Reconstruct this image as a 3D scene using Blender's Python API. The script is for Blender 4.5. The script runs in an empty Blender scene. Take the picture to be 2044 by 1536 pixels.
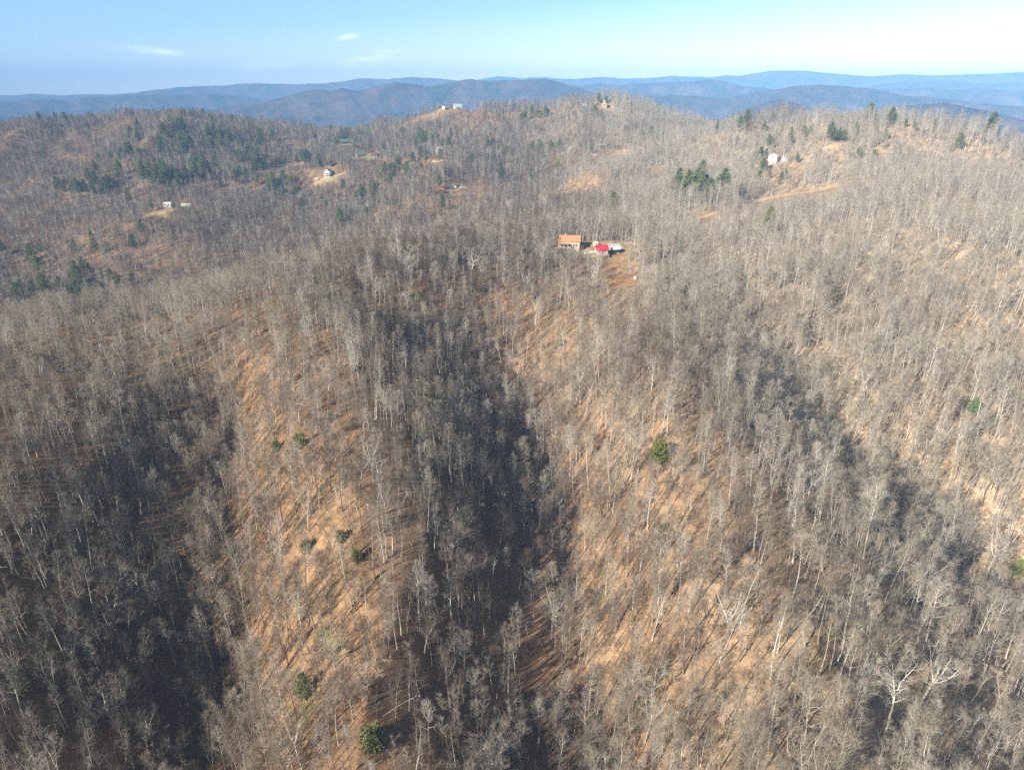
import bpy, math, random
import numpy as np
from mathutils import Vector, Matrix

TREES = True
SC = bpy.context.scene
COL = SC.collection
R = math.radians

# ------------------------------------------------------------------ camera
PITCH = math.atan(583 / 1363)
FPX = 1363.0
cam_d = bpy.data.cameras.new('camera')
cam = bpy.data.objects.new('camera', cam_d)
COL.objects.link(cam)
cam.location = (0, 0, 0)
cam.rotation_euler = (R(90) - PITCH, 0, 0)
cam_d.sensor_width = 36.0
cam_d.lens = 36.0 * FPX / 2044.0
cam_d.clip_start = 1.0
cam_d.clip_end = 80000
SC.camera = cam

# ------------------------------------------------------------------ light
SUN_EL, SUN_AZ = 27.0, 48.5          # light travels AZ degrees right of forward
L_dir = Vector((math.sin(R(SUN_AZ)) * math.cos(R(SUN_EL)), math.cos(R(SUN_AZ)) * math.cos(R(SUN_EL)), -math.sin(R(SUN_EL))))
sd = bpy.data.lights.new('sun', 'SUN')
sd.energy = 5.0
sd.angle = R(0.5)
sd.color = (1.0, 0.92, 0.80)
sun = bpy.data.objects.new('sun', sd)
sun.rotation_euler = L_dir.to_track_quat('-Z', 'Y').to_euler()
COL.objects.link(sun)

world = bpy.data.worlds.new('World')
SC.world = world
world.use_nodes = True
wn, wl = world.node_tree.nodes, world.node_tree.links
wn.clear()
w_out = wn.new('ShaderNodeOutputWorld')
w_bg = wn.new('ShaderNodeBackground')
w_bg.inputs['Strength'].default_value = 0.070
sky = wn.new('ShaderNodeTexSky')
sky.sky_type = 'NISHITA'
sky.sun_disc = False
sky.sun_elevation = R(SUN_EL)
# sun position azimuth: opposite of the light travel direction
sky.sun_rotation = math.atan2(-L_dir.x, -L_dir.y)
sky.altitude = 900
sky.air_density = 1.0
sky.dust_density = 0.3
sky.ozone_density = 1.5
wl.new(w_bg.outputs[0], w_out.inputs[0])


def ray(u, v):
    """unit-less world direction of a photograph pixel (2044 x 1536)"""
    x = (u - 1022) / FPX
    y = -(v - 768) / FPX
    return np.array([x, math.cos(PITCH) + y * math.sin(PITCH), -math.sin(PITCH) + y * math.cos(PITCH)])


# thin cirrus wisps: soft patches at fixed directions of the sky
def wmath(op, a, b=None, clamp=False):
    n = wn.new('ShaderNodeMath'); n.operation = op; n.use_clamp = clamp
    for i, s in enumerate((a, b)):
        if s is None:
            continue
        if isinstance(s, (int, float)):
            n.inputs[i].default_value = s
        else:
            wl.new(s, n.inputs[i])
    return n.outputs[0]


tc = wn.new('ShaderNodeTexCoord')
sep = wn.new('ShaderNodeSeparateXYZ')
wl.new(tc.outputs['Generated'], sep.inputs[0])
w_az = wmath('ARCTAN2', sep.outputs[0], sep.outputs[1])
w_el = wmath('ARCSINE', sep.outputs[2])
cxy = wn.new('ShaderNodeCombineXYZ')
wl.new(wmath('MULTIPLY', w_az, 14.0), cxy.inputs[0])
wl.new(wmath('MULTIPLY', w_el, 90.0), cxy.inputs[1])
cn = wn.new('ShaderNodeTexNoise')
cn.inputs['Scale'].default_value = 1.4
cn.inputs['Detail'].default_value = 7
cn.inputs['Roughness'].default_value = 0.6
wl.new(cxy.outputs[0], cn.inputs['Vector'])
mask = None
for (u, v, su, sv, amp, tilt) in [(312, 103, 42, 5, .8, .08), (525, 137, 45, 8, .75, -.06), (735, 117, 46, 9, .9, -.18), (697, 74, 18, 4, .8, -.2),
                            (1320, 98, 110, 6, .45, .03), (1640, 90, 120, 8, .4, -.02), (260, 175, 220, 8, .25, -.03), (1800, 110, 260, 14, .35, 0)]:
    d = ray(u, v); d /= np.linalg.norm(d)
    az, el = math.atan2(d[0], d[1]), math.asin(d[2])
    da = wmath('SUBTRACT', w_az, az)
    de = wmath('ADD', wmath('SUBTRACT', w_el, el), wmath('MULTIPLY', da, tilt))
    a = wmath('DIVIDE', da, su / FPX)
    b = wmath('DIVIDE', de, sv / FPX)
    q = wmath('ADD', wmath('MULTIPLY', a, a), wmath('MULTIPLY', b, b))
    g = wmath('MULTIPLY', wmath('EXPONENT', wmath('MULTIPLY', q, -1.0)), amp)
    mask = g if mask is None else wmath('ADD', mask, g)
nz = wmath('MULTIPLY', wmath('SUBTRACT', cn.outputs['Fac'], 0.36), 3.2, True)
mask = wmath('MULTIPLY', wmath('MULTIPLY', mask, nz), 0.75, True)
cmix = wn.new('ShaderNodeMix'); cmix.data_type = 'RGBA'
wl.new(mask, cmix.inputs['Factor'])
# bluer high on the left, milky towards the right and the horizon
t1 = wmath('ADD', wmath('MULTIPLY', w_az, .62), wmath('MULTIPLY', w_el, -8.5))
t1 = wmath('ADD', t1, .86, True)
tint = wn.new('ShaderNodeMix'); tint.data_type = 'RGBA'
wl.new(t1, tint.inputs['Factor'])
tint.inputs['A'].default_value = (.92, 1.10, 1.42, 1)
tint.inputs['B'].default_value = (2.0, 1.48, 1.38, 1)
tm_ = wn.new('ShaderNodeMix'); tm_.data_type = 'RGBA'; tm_.blend_type = 'MULTIPLY'
tm_.inputs['Factor'].default_value = 1.0
hi = wn.new('ShaderNodeMapRange')
hi.inputs['From Min'].default_value = R(8); hi.inputs['From Max'].default_value = R(22)
wl.new(w_el, hi.inputs['Value'])
tint2 = wn.new('ShaderNodeMix'); tint2.data_type = 'RGBA'
wl.new(hi.outputs['Result'], tint2.inputs['Factor'])
wl.new(tint.outputs['Result'], tint2.inputs['A'])
tint2.inputs['B'].default_value = (.52, .46, .42, 1)      # overhead sky dimmed and browned, added to deepen shadow fill
wl.new(sky.outputs[0], tm_.inputs['A']); wl.new(tint2.outputs['Result'], tm_.inputs['B'])
wl.new(tm_.outputs['Result'], cmix.inputs['A'])
cmix.inputs['B'].default_value = (15, 15, 15, 1)
wl.new(cmix.outputs['Result'], w_bg.inputs['Color'])

SC.view_settings.view_transform = 'Standard'
SC.view_settings.look = 'None'
SC.view_settings.exposure = 1.0
SC.view_settings.gamma = 1.0
SC.render.engine = 'CYCLES'
cy = SC.cycles
cy.max_bounces = 4
cy.diffuse_bounces = 2
cy.glossy_bounces = 1
cy.transmission_bounces = 1
cy.transparent_max_bounces = 4
cy.volume_bounces = 2
cy.use_denoising = False
cy.use_adaptive_sampling = False


# ------------------------------------------------------------------ noise
def _hash(ix, iy, seed):
    h = (ix.astype(np.int64) * 374761393 + iy.astype(np.int64) * 668265263 + seed * 982451653) & 0x7fffffff
    h = ((h ^ (h >> 13)) * 1274126177) & 0x7fffffff
    h = (h ^ (h >> 16)) & 0xffff
    return h / 65535.0


def vnoise(x, y, seed=0):
    xi, yi = np.floor(x), np.floor(y)
    fx, fy = x - xi, y - yi
    fx = fx * fx * fx * (fx * (fx * 6 - 15) + 10); fy = fy * fy * fy * (fy * (fy * 6 - 15) + 10)
    a = _hash(xi, yi, seed); b = _hash(xi + 1, yi, seed)
    c = _hash(xi, yi + 1, seed); d = _hash(xi + 1, yi + 1, seed)
    return (a * (1 - fx) + b * fx) * (1 - fy) + (c * (1 - fx) + d * fx) * fy


def fbm(x, y, seed=0, octv=4, gain=.5):
    s, a, t = 0, 1.0, 0
    for k in range(octv):
        s = s + a * vnoise(x * 2 ** k + 17.3 * k, y * 2 ** k - 9.1 * k, seed + k)
        t += a; a *= gain
    return s / t


def ridged(x, y, seed=0, octv=4, gain=.5):
    s, a, t = 0, 1.0, 0
    for k in range(octv):
        n = 1 - np.abs(2 * vnoise(x * 2 ** k + 5.7 * k, y * 2 ** k + 3.3 * k, seed + k) - 1)
        s = s + a * n * n
        t += a; a *= gain
    return s / t


# ------------------------------------------------------------------ terrain
P = []


def cp(u, v, z=None, d=None):
    r = ray(u, v)
    h = math.hypot(r[0], r[1])
    if d is not None and d >= 620:      # the country left of the middle lies a little farther off
        d = d * (1 + .22 * min(1, max(0, (1050 - u) / 300)))
    if d is None:                      # ground seen at this pixel, z metres below the camera
        k = z / r[2]
        P.append((r[0] * k, r[1] * k, z))
    elif z is None:                    # ground seen at this pixel, d metres away
        k = d / h
        P.append((r[0] * k, r[1] * k, r[2] * k))
    else:                              # hidden ground
        k = d / h
        P.append((r[0] * k, r[1] * k, z))


for a in [(885, 630, -117), (940, 700, -131), (1005, 800, -145), (1045, 900, -150), (1060, 1050, -155), (1085, 1200, -159), (1100, 1400, -165), (1105, 1536, -169),
          (640, 610, -104), (680, 700, -108), (740, 850, -115), (740, 1000, -123), (700, 1150, -130), (720, 1300, -137), (790, 1450, -143), (840, 1536, -147),
          (505, 740, -119), (475, 820, -134), (395, 950, -146), (360, 1080, -155), (342, 1250, -164), (355, 1400, -171), (375, 1536, -175),
          (220, 760, -121), (100, 880, -124), (0, 1000, -127), (0, 1200, -133), (0, 1400, -141), (150, 1536, -155), (-300, 1200, -122), (-300, 1000, -121),
          (0, 672, -121), (150, 655, -119), (300, 630, -116), (450, 598, -112), (560, 570, -108), (700, 545, -105), (850, 522, -101), (960, 508, -98), (1050, 500, -97), (-250, 700, -124),
          (1137, 494, -95), (1210, 507, -98), (1180, 560, -106),
          (1480, 640, -115), (1560, 740, -128), (1640, 860, -138), (1720, 960, -147), (1830, 1070, -155), (1950, 1200, -163), (2044, 1310, -168),
          (1250, 600, -107), (1280, 700, -108), (1320, 820, -112), (1380, 950, -118), (1430, 1100, -124), (1480, 1250, -130), (1530, 1400, -136), (1580, 1536, -141),
          (1750, 750, -121), (1860, 850, -129), (1960, 950, -139), (2044, 1050, -149), (2044, 850, -126), (2044, 680, -110), (1850, 640, -108),
          (2350, 1200, -158), (2350, 900, -134), (1850, 1400, -150), (1900, 1536, -153), (2060, 1536, -160), (2300, 1500, -174)]:
    cp(*a)
for u, v, d in [(1330, 455, 560), (1400, 430, 610), (1480, 404, 690), (1670, 376, 720), (100, 585, 680), (0, 560, 760), (0, 450, 900), (0, 350, 1080), (0, 262, 1300),
                (150, 250, 1260), (250, 238, 1230), (325, 240, 1230), (400, 240, 1230), (500, 255, 1260), (590, 262, 1320), (690, 276, 1300), (790, 248, 1290), (835, 262, 1180), (860, 228, 1290), (912, 219, 1300), (975, 232, 1300),
                (1080, 236, 1270), (1200, 217, 1260), (1290, 228, 1260), (1340, 252, 1260), (1420, 264, 1250), (1450, 276, 1090), (1490, 254, 1000), (1600, 247, 980), (1750, 247, 960), (1850, 252, 930), (1950, 272, 900), (2044, 308, 850),
                (560, 470, 720), (480, 400, 880), (336, 416, 820), (655, 353, 880), (730, 312, 1010), (685, 287, 1120), (875, 300, 1050), (800, 400, 760), (900, 385, 800), (1000, 335, 960), (1100, 300, 1080),
                (1187, 314, 980), (1200, 375, 820), (1100, 420, 680), (1240, 410, 690), (1350, 400, 690), (1300, 330, 900), (1400, 310, 960),
                (200, 450, 830), (150, 350, 1030), (350, 300, 1050), (450, 350, 950), (250, 520, 700), (400, 485, 690),
                (1543, 325, 850), (1850, 330, 820), (2000, 400, 680), (1750, 420, 620), (1850, 520, 480), (2044, 500, 500), (1600, 500, 500), (1450, 520, 460)]:
    cp(u, v, None, d)
for u, v, z, d in [(700, 480, -158, 610), (430, 520, -172, 600), (100, 600, -172, 590), (1000, 470, -118, 570), (-200, 650, -170, 700),
                   (250, 300, -130, 1600), (800, 300, -130, 1600), (1200, 300, -140, 1600), (1700, 300, -130, 1400), (2100, 300, -160, 1300), (-200, 300, -100, 1500), (2400, 500, -110, 600),
                   (1500, 300, -118, 1220), (1620, 300, -112, 1200), (1750, 300, -112, 1180), (1880, 300, -122, 1120), (1980, 300, -132, 1080), (2060, 300, -140, 1030), (2250, 300, -150, 1000),
                   (0, 300, -115, 1520), (400, 300, -115, 1480), (600, 300, -125, 1550), (1000, 300, -125, 1530), (1350, 300, -130, 1500)]:
    cp(u, v, z, d)
for a in [(0, -100, -175), (-300, -50, -120), (300, -50, -150), (0, -600, -200), (-700, -300, -160), (700, -300, -180), (0, 40, -182), (-150, 60, -160), (170, 60, -165)]:
    P.append(a)
P = np.array(P, dtype=float)
_S = 500.0


def _tps_k(r2):
    return 0.5 * r2 * np.log(r2 + 1e-9)


def _fit():
    X = P[:, :2] / _S
    n = len(X)
    r2 = ((X[:, None] - X[None]) ** 2).sum(-1)
    A = np.zeros((n + 3, n + 3))
    A[:n, :n] = _tps_k(r2) + np.eye(n) * 1.2e-4
    A[:n, n] = 1; A[:n, n + 1:] = X
    A[n, :n] = 1; A[n + 1:, :n] = X.T
    return np.linalg.solve(A, np.concatenate([P[:, 2], np.zeros(3)]))




def carve(x, y, r):
    amp = 6 + 30 * sm(500, 1000, r)
    return amp * (ridged(x / 235 + 3, y / 235, 11, 3, .40) - .5) + 7 * (ridged(x / 62, y / 62, 15, 2, .4) - .5) * (1 - sm(380, 700, r) * .4) + 1.6 * (fbm(x / 24, y / 24, 5, 3) - .5)


def sm(a, b, x):
    t = np.clip((x - a) / (b - a), 0, 1)
    return t * t * (3 - 2 * t)


P[:, 2] -= carve(P[:, 0], P[:, 1], np.hypot(P[:, 0], P[:, 1]))
_W = _fit()

# far ranges: (distance, radial width, skyline [(u, v)...])
LAYERS = [
    (9400, 950, [(-400, 180), (0, 190), (65, 186), (120, 190), (190, 187), (300, 189), (900, 170), (995, 153), (1050, 157), (1087, 155), (1150, 158), (1202, 154), (1262, 159), (1342, 153), (1420, 155), (1452, 152), (1512, 146), (1602, 140), (1672, 145), (1742, 150), (1805, 148), (1872, 151), (1950, 148), (2044, 145), (2500, 150)]),
    (7700, 700, [(-400, 200), (0, 200), (200, 195), (280, 183), (345, 175), (450, 171), (490, 165), (550, 167), (645, 166), (720, 156), (770, 157), (820, 152), (860, 156), (915, 159), (1022, 165), (1300, 180), (1700, 180), (1747, 172), (1797, 162), (1880, 163), (1972, 166), (2044, 168), (2500, 165)]),
    (6100, 550, [(-400, 215), (0, 206), (55, 202), (105, 199), (140, 204), (170, 195), (220, 192), (280, 186), (350, 191), (410, 186), (480, 190), (515, 200), (560, 195), (800, 185), (940, 175), (1142, 172), (1192, 166), (1237, 170), (1322, 162), (1437, 159), (1472, 169), (1542, 180), (1640, 185), (1747, 180), (1850, 176), (2044, 180), (2500, 180)]),
    (4500, 550, [(-400, 240), (300, 235), (515, 205), (560, 195), (625, 180), (660, 183), (685, 176), (712, 181), (750, 172), (790, 164), (850, 172), (895, 166), (940, 158), (1022, 161), (1087, 160), (1122, 168), (1180, 186), (1260, 195), (1350, 192), (1450, 195), (1542, 180), (1572, 173), (1622, 168), (1697, 171), (1747, 178), (1802, 188), (1870, 196), (1947, 205), (2044, 212), (2500, 220)]),
    (2900, 350, [(-400, 300), (1200, 260), (1440, 238), (1490, 218), (1530, 206), (1562, 201), (1590, 207), (1630, 222), (1700, 228), (1800, 212), (1860, 207), (1900, 208), (1950, 219), (2044, 238), (2500, 260)]),
]
_LZ = []
for D, W, sk in LAYERS:
    az, zz = [], []
    for u, v in sk:
        r = ray(u, v)
        az.append(math.atan2(r[0], r[1])); zz.append(D * r[2] / math.hypot(r[0], r[1]))
    _LZ.append((D, W, np.array(az), np.array(zz)))


def height(x, y, detail=True):
    x = np.asarray(x, float); y = np.asarray(y, float)
    shp = x.shape
    x = x.ravel(); y = y.ravel()
    out = np.empty_like(x)
    for i in range(0, len(x), 40000):
        out[i:i + 40000] = _h(x[i:i + 40000], y[i:i + 40000])
    return out.reshape(shp)


def _h(x, y):
    r = np.hypot(x, y)
    az = np.arctan2(x, y)
    xs, ys = x / _S, y / _S
    xc = np.clip(xs, -5, 5); yc = np.clip(ys, -3, 5)
    r2 = (xc[:, None] - P[None, :, 0] / _S) ** 2 + (yc[:, None] - P[None, :, 1] / _S) ** 2
    near = _tps_k(r2) @ _W[:len(P)] + _W[len(P)] + _W[len(P) + 1] * xc + _W[len(P) + 2] * yc
    near = np.clip(near, -260, 60)
    # side ravines and rises, gentler close to the camera
    near = near + carve(x, y, r)
    # the far country
    base = -190 + 55 * (fbm(x / 900, y / 900, 21, 4) - .5)
    far = base
    wx = x + 500 * (fbm(x / 1500, y / 1500, 31, 3) - .5)
    wy = y + 500 * (fbm(x / 1500 + 50, y / 1500, 33, 3) - .5)
    rg = .55 * ridged(wx / 1000, wy / 1000, 41, 4, .5) + .45 * ridged(wx / 420, wy / 420, 51, 4, .5)
    for D, W, A, Z in _LZ:
        top = np.interp(az, A, Z) + D * .0048 * (fbm(az * 30 + D, az * 0 + D * .01, 71, 4, .6) - .5)
        t = (r - D) / W
        t = np.where(t > 0, t * .7, t)
        g = np.exp(-t * t * 1.1)
        flute = (1 - rg) * (1 - np.exp(-7.0 * t * t)) * 1.45
        far = np.maximum(far, base + (top - base) * np.clip(g * (1 - flute * 1.1), 0, 1))
    k = sm(1400, 2150, r / (1 + .2 * sm(.12, -.12, az)))
    k = np.maximum(k, sm(500, 1500, -y))
    return near * (1 - k) + far * k


def hit(u, v):
    """ground point seen at a photograph pixel"""
    d = ray(u, v)
    d = d / math.hypot(d[0], d[1])
    t = 60 * np.exp(np.linspace(0, math.log(2600 / 60), 1500))
    g = height(d[0] * t, d[1] * t) - d[2] * t
    i = int(np.argmax(g > 0)) if (g > 0).any() else int(np.argmax(np.where(t < 1750, g / t, -1e9)))
    t0 = t[max(i - 1, 0)]; t1 = t[i]
    for _ in range(12):
        m = (t0 + t1) / 2
        if height(np.array([d[0] * m]), np.array([d[1] * m]))[0] > d[2] * m:
            t1 = m
        else:
            t0 = m
    return Vector((d[0] * t1, d[1] * t1, float(height(np.array([d[0] * t1]), np.array([d[1] * t1]))[0])))


def project(p):
    """world points (n,3) -> photograph pixels"""
    p = np.atleast_2d(p)
    f = p[:, 1] * math.cos(PITCH) - p[:, 2] * math.sin(PITCH)
    up = p[:, 1] * math.sin(PITCH) + p[:, 2] * math.cos(PITCH)
    f = np.where(f < 1, 1, f)
    return 1022 + FPX * p[:, 0] / f, 768 - FPX * up / f


# ------------------------------------------------------------------ materials
def mat(name, rough=.9):
    m = bpy.data.materials.new(name)
    m.use_nodes = True
    b = m.node_tree.nodes['Principled BSDF']
    b.inputs['Roughness'].default_value = rough
    b.inputs['Specular IOR Level'].default_value = .25
    return m, m.node_tree.nodes, m.node_tree.links, b


def mix(n, l, f, a, b, mode='MIX'):
    x = n.new('ShaderNodeMix'); x.data_type = 'RGBA'; x.blend_type = mode
    for s, k in ((f, 'Factor'), (a, 'A'), (b, 'B')):
        if isinstance(s, (int, float)):
            x.inputs[k].default_value = s
        elif isinstance(s, tuple):
            x.inputs[k].default_value = (*s, 1)
        else:
            l.new(s, x.inputs[k])
    return x.outputs['Result']


def noise(n, l, vec, scale, detail=4, rough=.55):
    x = n.new('ShaderNodeTexNoise')
    x.inputs['Scale'].default_value = scale
    x.inputs['Detail'].default_value = detail
    x.inputs['Roughness'].default_value = rough
    if vec is not None:
        l.new(vec, x.inputs['Vector'])
    return x.outputs['Fac']


def ramp(n, l, f, a, b):
    x = n.new('ShaderNodeMapRange')
    x.inputs['From Min'].default_value = a
    x.inputs['From Max'].default_value = b
    l.new(f, x.inputs['Value'])
    return x.outputs['Result']


def plain(name, col, rough=.8, var=.25, scale=1.5, metal=0.0):
    m, n, l, b = mat(name, rough)
    t = n.new('ShaderNodeTexCoord')
    f = noise(n, l, t.outputs['Object'], scale, 5)
    c = mix(n, l, f, tuple(x * (1 - var) for x in col), tuple(min(1, x * (1 + var)) for x in col))
    l.new(c, b.inputs['Base Color'])
    b.inputs['Metallic'].default_value = metal
    return m


def bark_mat(name, dark, mid, pale, loc_scale=.012):
    """bark that differs from tree to tree and from stand to stand"""
    m, n, l, b = mat(name, .9)
    oi = n.new('ShaderNodeObjectInfo')
    st = noise(n, l, oi.outputs['Location'], loc_scale, 3)
    # paler right side paints in sunlight; lichened near left, browner middle hollow
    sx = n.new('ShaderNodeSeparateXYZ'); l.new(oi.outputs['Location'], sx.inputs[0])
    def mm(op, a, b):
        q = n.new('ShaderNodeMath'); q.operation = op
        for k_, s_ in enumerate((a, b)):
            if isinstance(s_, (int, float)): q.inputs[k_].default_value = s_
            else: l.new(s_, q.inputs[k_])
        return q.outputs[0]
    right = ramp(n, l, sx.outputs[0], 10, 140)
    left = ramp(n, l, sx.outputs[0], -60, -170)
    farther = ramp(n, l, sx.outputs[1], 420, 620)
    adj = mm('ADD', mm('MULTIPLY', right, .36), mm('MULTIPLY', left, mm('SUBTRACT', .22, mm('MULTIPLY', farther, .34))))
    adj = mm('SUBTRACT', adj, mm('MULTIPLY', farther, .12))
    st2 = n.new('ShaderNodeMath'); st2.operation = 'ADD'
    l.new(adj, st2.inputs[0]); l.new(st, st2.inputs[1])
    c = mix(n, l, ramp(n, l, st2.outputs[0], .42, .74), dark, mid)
    rr = n.new('ShaderNodeMath'); rr.operation = 'POWER'
    l.new(oi.outputs['Random'], rr.inputs[0]); rr.inputs[1].default_value = 2.2
    c = mix(n, l, rr.outputs[0], c, pale)
    t = n.new('ShaderNodeTexCoord')
    f = noise(n, l, t.outputs['Object'], 1.7, 3)
    c = mix(n, l, ramp(n, l, f, .3, .7), c, mix(n, l, 1.0, c, (.72, .7, .66), 'MULTIPLY'))
    l.new(c, b.inputs['Base Color'])
    return m


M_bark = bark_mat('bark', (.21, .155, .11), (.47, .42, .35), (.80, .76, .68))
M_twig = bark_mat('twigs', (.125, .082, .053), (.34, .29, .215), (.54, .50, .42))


def ground_mat():
    m, n, l, b = mat('leaf_litter', 1.0)
    b.inputs['Specular IOR Level'].default_value = 0.05
    g = n.new('ShaderNodeNewGeometry')
    pos = g.outputs['Position']
    n1 = noise(n, l, pos, .018, 5)
    n2 = noise(n, l, pos, .16, 5, .65)
    n3 = noise(n, l, pos, 1.3, 6, .7)
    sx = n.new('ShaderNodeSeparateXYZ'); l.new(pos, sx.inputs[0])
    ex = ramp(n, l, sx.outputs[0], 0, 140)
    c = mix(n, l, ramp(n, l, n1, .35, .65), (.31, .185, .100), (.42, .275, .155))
    c = mix(n, l, ex, c, mix(n, l, ramp(n, l, n1, .35, .65), (.50, .36, .225), (.66, .51, .34)))  # paler right side: sunlight painted into the litter colour
    c = mix(n, l, ramp(n, l, n2, .4, .72), c, (.19, .125, .08))
    n4 = noise(n, l, pos, .55, 6, .75)
    c = mix(n, l, ramp(n, l, n4, .56, .68), c, (.13, .095, .065))
    n5 = noise(n, l, pos, .07, 4, .6)
    c = mix(n, l, ramp(n, l, n5, .60, .74), c, (.17, .16, .075))
    c = mix(n, l, ramp(n, l, n3, .35, .75), mix(n, l, 1.0, c, (.74, .72, .7), 'MULTIPLY'), mix(n, l, 1.0, c, (1.22, 1.2, 1.16), 'MULTIPLY'))
    at = n.new('ShaderNodeAttribute'); at.attribute_name = 'cover'
    s = n.new('ShaderNodeSeparateColor'); l.new(at.outputs['Color'], s.inputs[0])
    soil = mix(n, l, ramp(n, l, n2, .35, .7), (.50, .27, .125), (.36, .17, .085))
    grass = mix(n, l, ramp(n, l, n2, .35, .65), (.46, .34, .16), (.27, .22, .085))
    c = mix(n, l, s.outputs[0], c, soil)
    c = mix(n, l, s.outputs[1], c, grass)
    # wooded hills too far off to show single trees
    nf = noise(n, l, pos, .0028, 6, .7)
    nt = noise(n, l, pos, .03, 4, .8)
    wood = mix(n, l, ramp(n, l, nf, .35, .65), (.065, .045, .045), (.135, .088, .085))  # paler tone paints in the sunlit slopes
    wood = mix(n, l, ramp(n, l, nf, .53, .62), wood, (.035, .050, .038))  # conifer patches, also standing in for shade in the folds
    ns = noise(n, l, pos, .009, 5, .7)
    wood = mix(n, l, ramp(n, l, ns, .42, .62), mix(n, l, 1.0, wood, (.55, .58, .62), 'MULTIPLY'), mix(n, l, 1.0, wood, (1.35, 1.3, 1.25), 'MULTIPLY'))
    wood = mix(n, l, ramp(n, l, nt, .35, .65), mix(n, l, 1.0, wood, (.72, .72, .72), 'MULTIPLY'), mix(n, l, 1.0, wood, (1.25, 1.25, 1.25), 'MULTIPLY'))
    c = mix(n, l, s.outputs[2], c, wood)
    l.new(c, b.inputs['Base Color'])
    bp = n.new('ShaderNodeBump')
    bp.inputs['Strength'].default_value = .5
    bp.inputs['Distance'].default_value = .5
    l.new(n3, bp.inputs['Height'])
    l.new(bp.outputs[0], b.inputs['Normal'])
    return m


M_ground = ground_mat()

# ------------------------------------------------------------------ clearings
# (u, v, half width px, half height px, soil, grass)
CLEAR_PX = [
    (1137, 492, 34, 9, .3, .3), (1212, 503, 40, 13, .5, .4), (1228, 530, 22, 20, .75, .3), (1250, 560, 30, 18, .85, .1), (1215, 570, 14, 10, .4, .2),
    (1543, 330, 14, 9, .3, .2), (655, 358, 22, 8, .2, .9), (632, 366, 12, 5, .2, .9), (732, 314, 34, 6, .3, .9), (686, 288, 18, 5, .1, 1.),
    (912, 223, 48, 4, .45, .3), (875, 304, 12, 5, 0, .6), (340, 418, 14, 5, .1, .6), (312, 432, 30, 9, .4, .8), (368, 412, 14, 3, .1, .6),
    (568, 236, 10, 3, .2, .5), (1205, 218, 22, 4, .6, .3), (1187, 316, 8, 4, .5, .4), (1220, 309, 30, 4, .6, .5), (1166, 213, 6, 3, .3, .3),
    (882, 385, 12, 5, .6, .2), (910, 378, 12, 4, .5, .3), (1755, 310, 16, 4, .5, .5),
]
SPARSE_PX = [(930, 395, 80, 22, .5), (1170, 365, 50, 45, .6), (1120, 395, 60, 18, .35), (1420, 440, 60, 16, .25), (1600, 390, 70, 12, .3), (1560, 350, 50, 16, .3),
             (1310, 478, 30, 8, .3)]


def px_region(u, v, a, b):
    """map an ellipse on the photograph to an ellipse on the ground: centre and two axes"""
    c = hit(u, v)
    e1 = hit(u + a, v); e2 = hit(u, v + b); e3 = hit(u, v - b)
    ax = Vector(((e1 - c).x, (e1 - c).y))
    d2 = Vector(((e3 - e2).x / 2, (e3 - e2).y / 2))
    sl = c.length
    w = min(max(ax.length, 2), sl * a / FPX * 1.6)
    h = min(max(d2.length, w * .5), max(w * 1.3, 12))
    return c, w, h


REG = []
for (u, v, a, b, so, gr) in CLEAR_PX:
    c, w, h = px_region(u, v, a, b)
    REG.append((c.x, c.y, w, h, so, gr, 0.0))
for (u, v, a, b, dens) in SPARSE_PX:
    c, w, h = px_region(u, v, a, b)
    REG.append((c.x, c.y, w, h, .25, .1, dens))


def reg_d(x, y, g):
    cx, cy_, w, h = g[:4]
    L = math.hypot(cx, cy_)
    rx, ry = cy_ / L, -cx / L              # across the line of sight
    fx, fy = cx / L, cy_ / L
    a = ((x - cx) * rx + (y - cy_) * ry) / w
    b = ((x - cx) * fx + (y - cy_) * fy) / h
    return np.sqrt(a * a + b * b)


# ------------------------------------------------------------------ helpers for objects
def tag(o, label=None, cat=None, group=None, kind=None):
    if label: o['label'] = label
    if cat: o['category'] = cat
    if group: o['group'] = group
    if kind: o['kind'] = kind
    return o


def empty(name, loc, rz=0, **k):
    o = bpy.data.objects.new(name, None)
    o.empty_display_size = 1
    COL.objects.link(o)
    o.location = loc
    o.rotation_euler = (0, 0, rz)
    return tag(o, **k)


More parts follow.
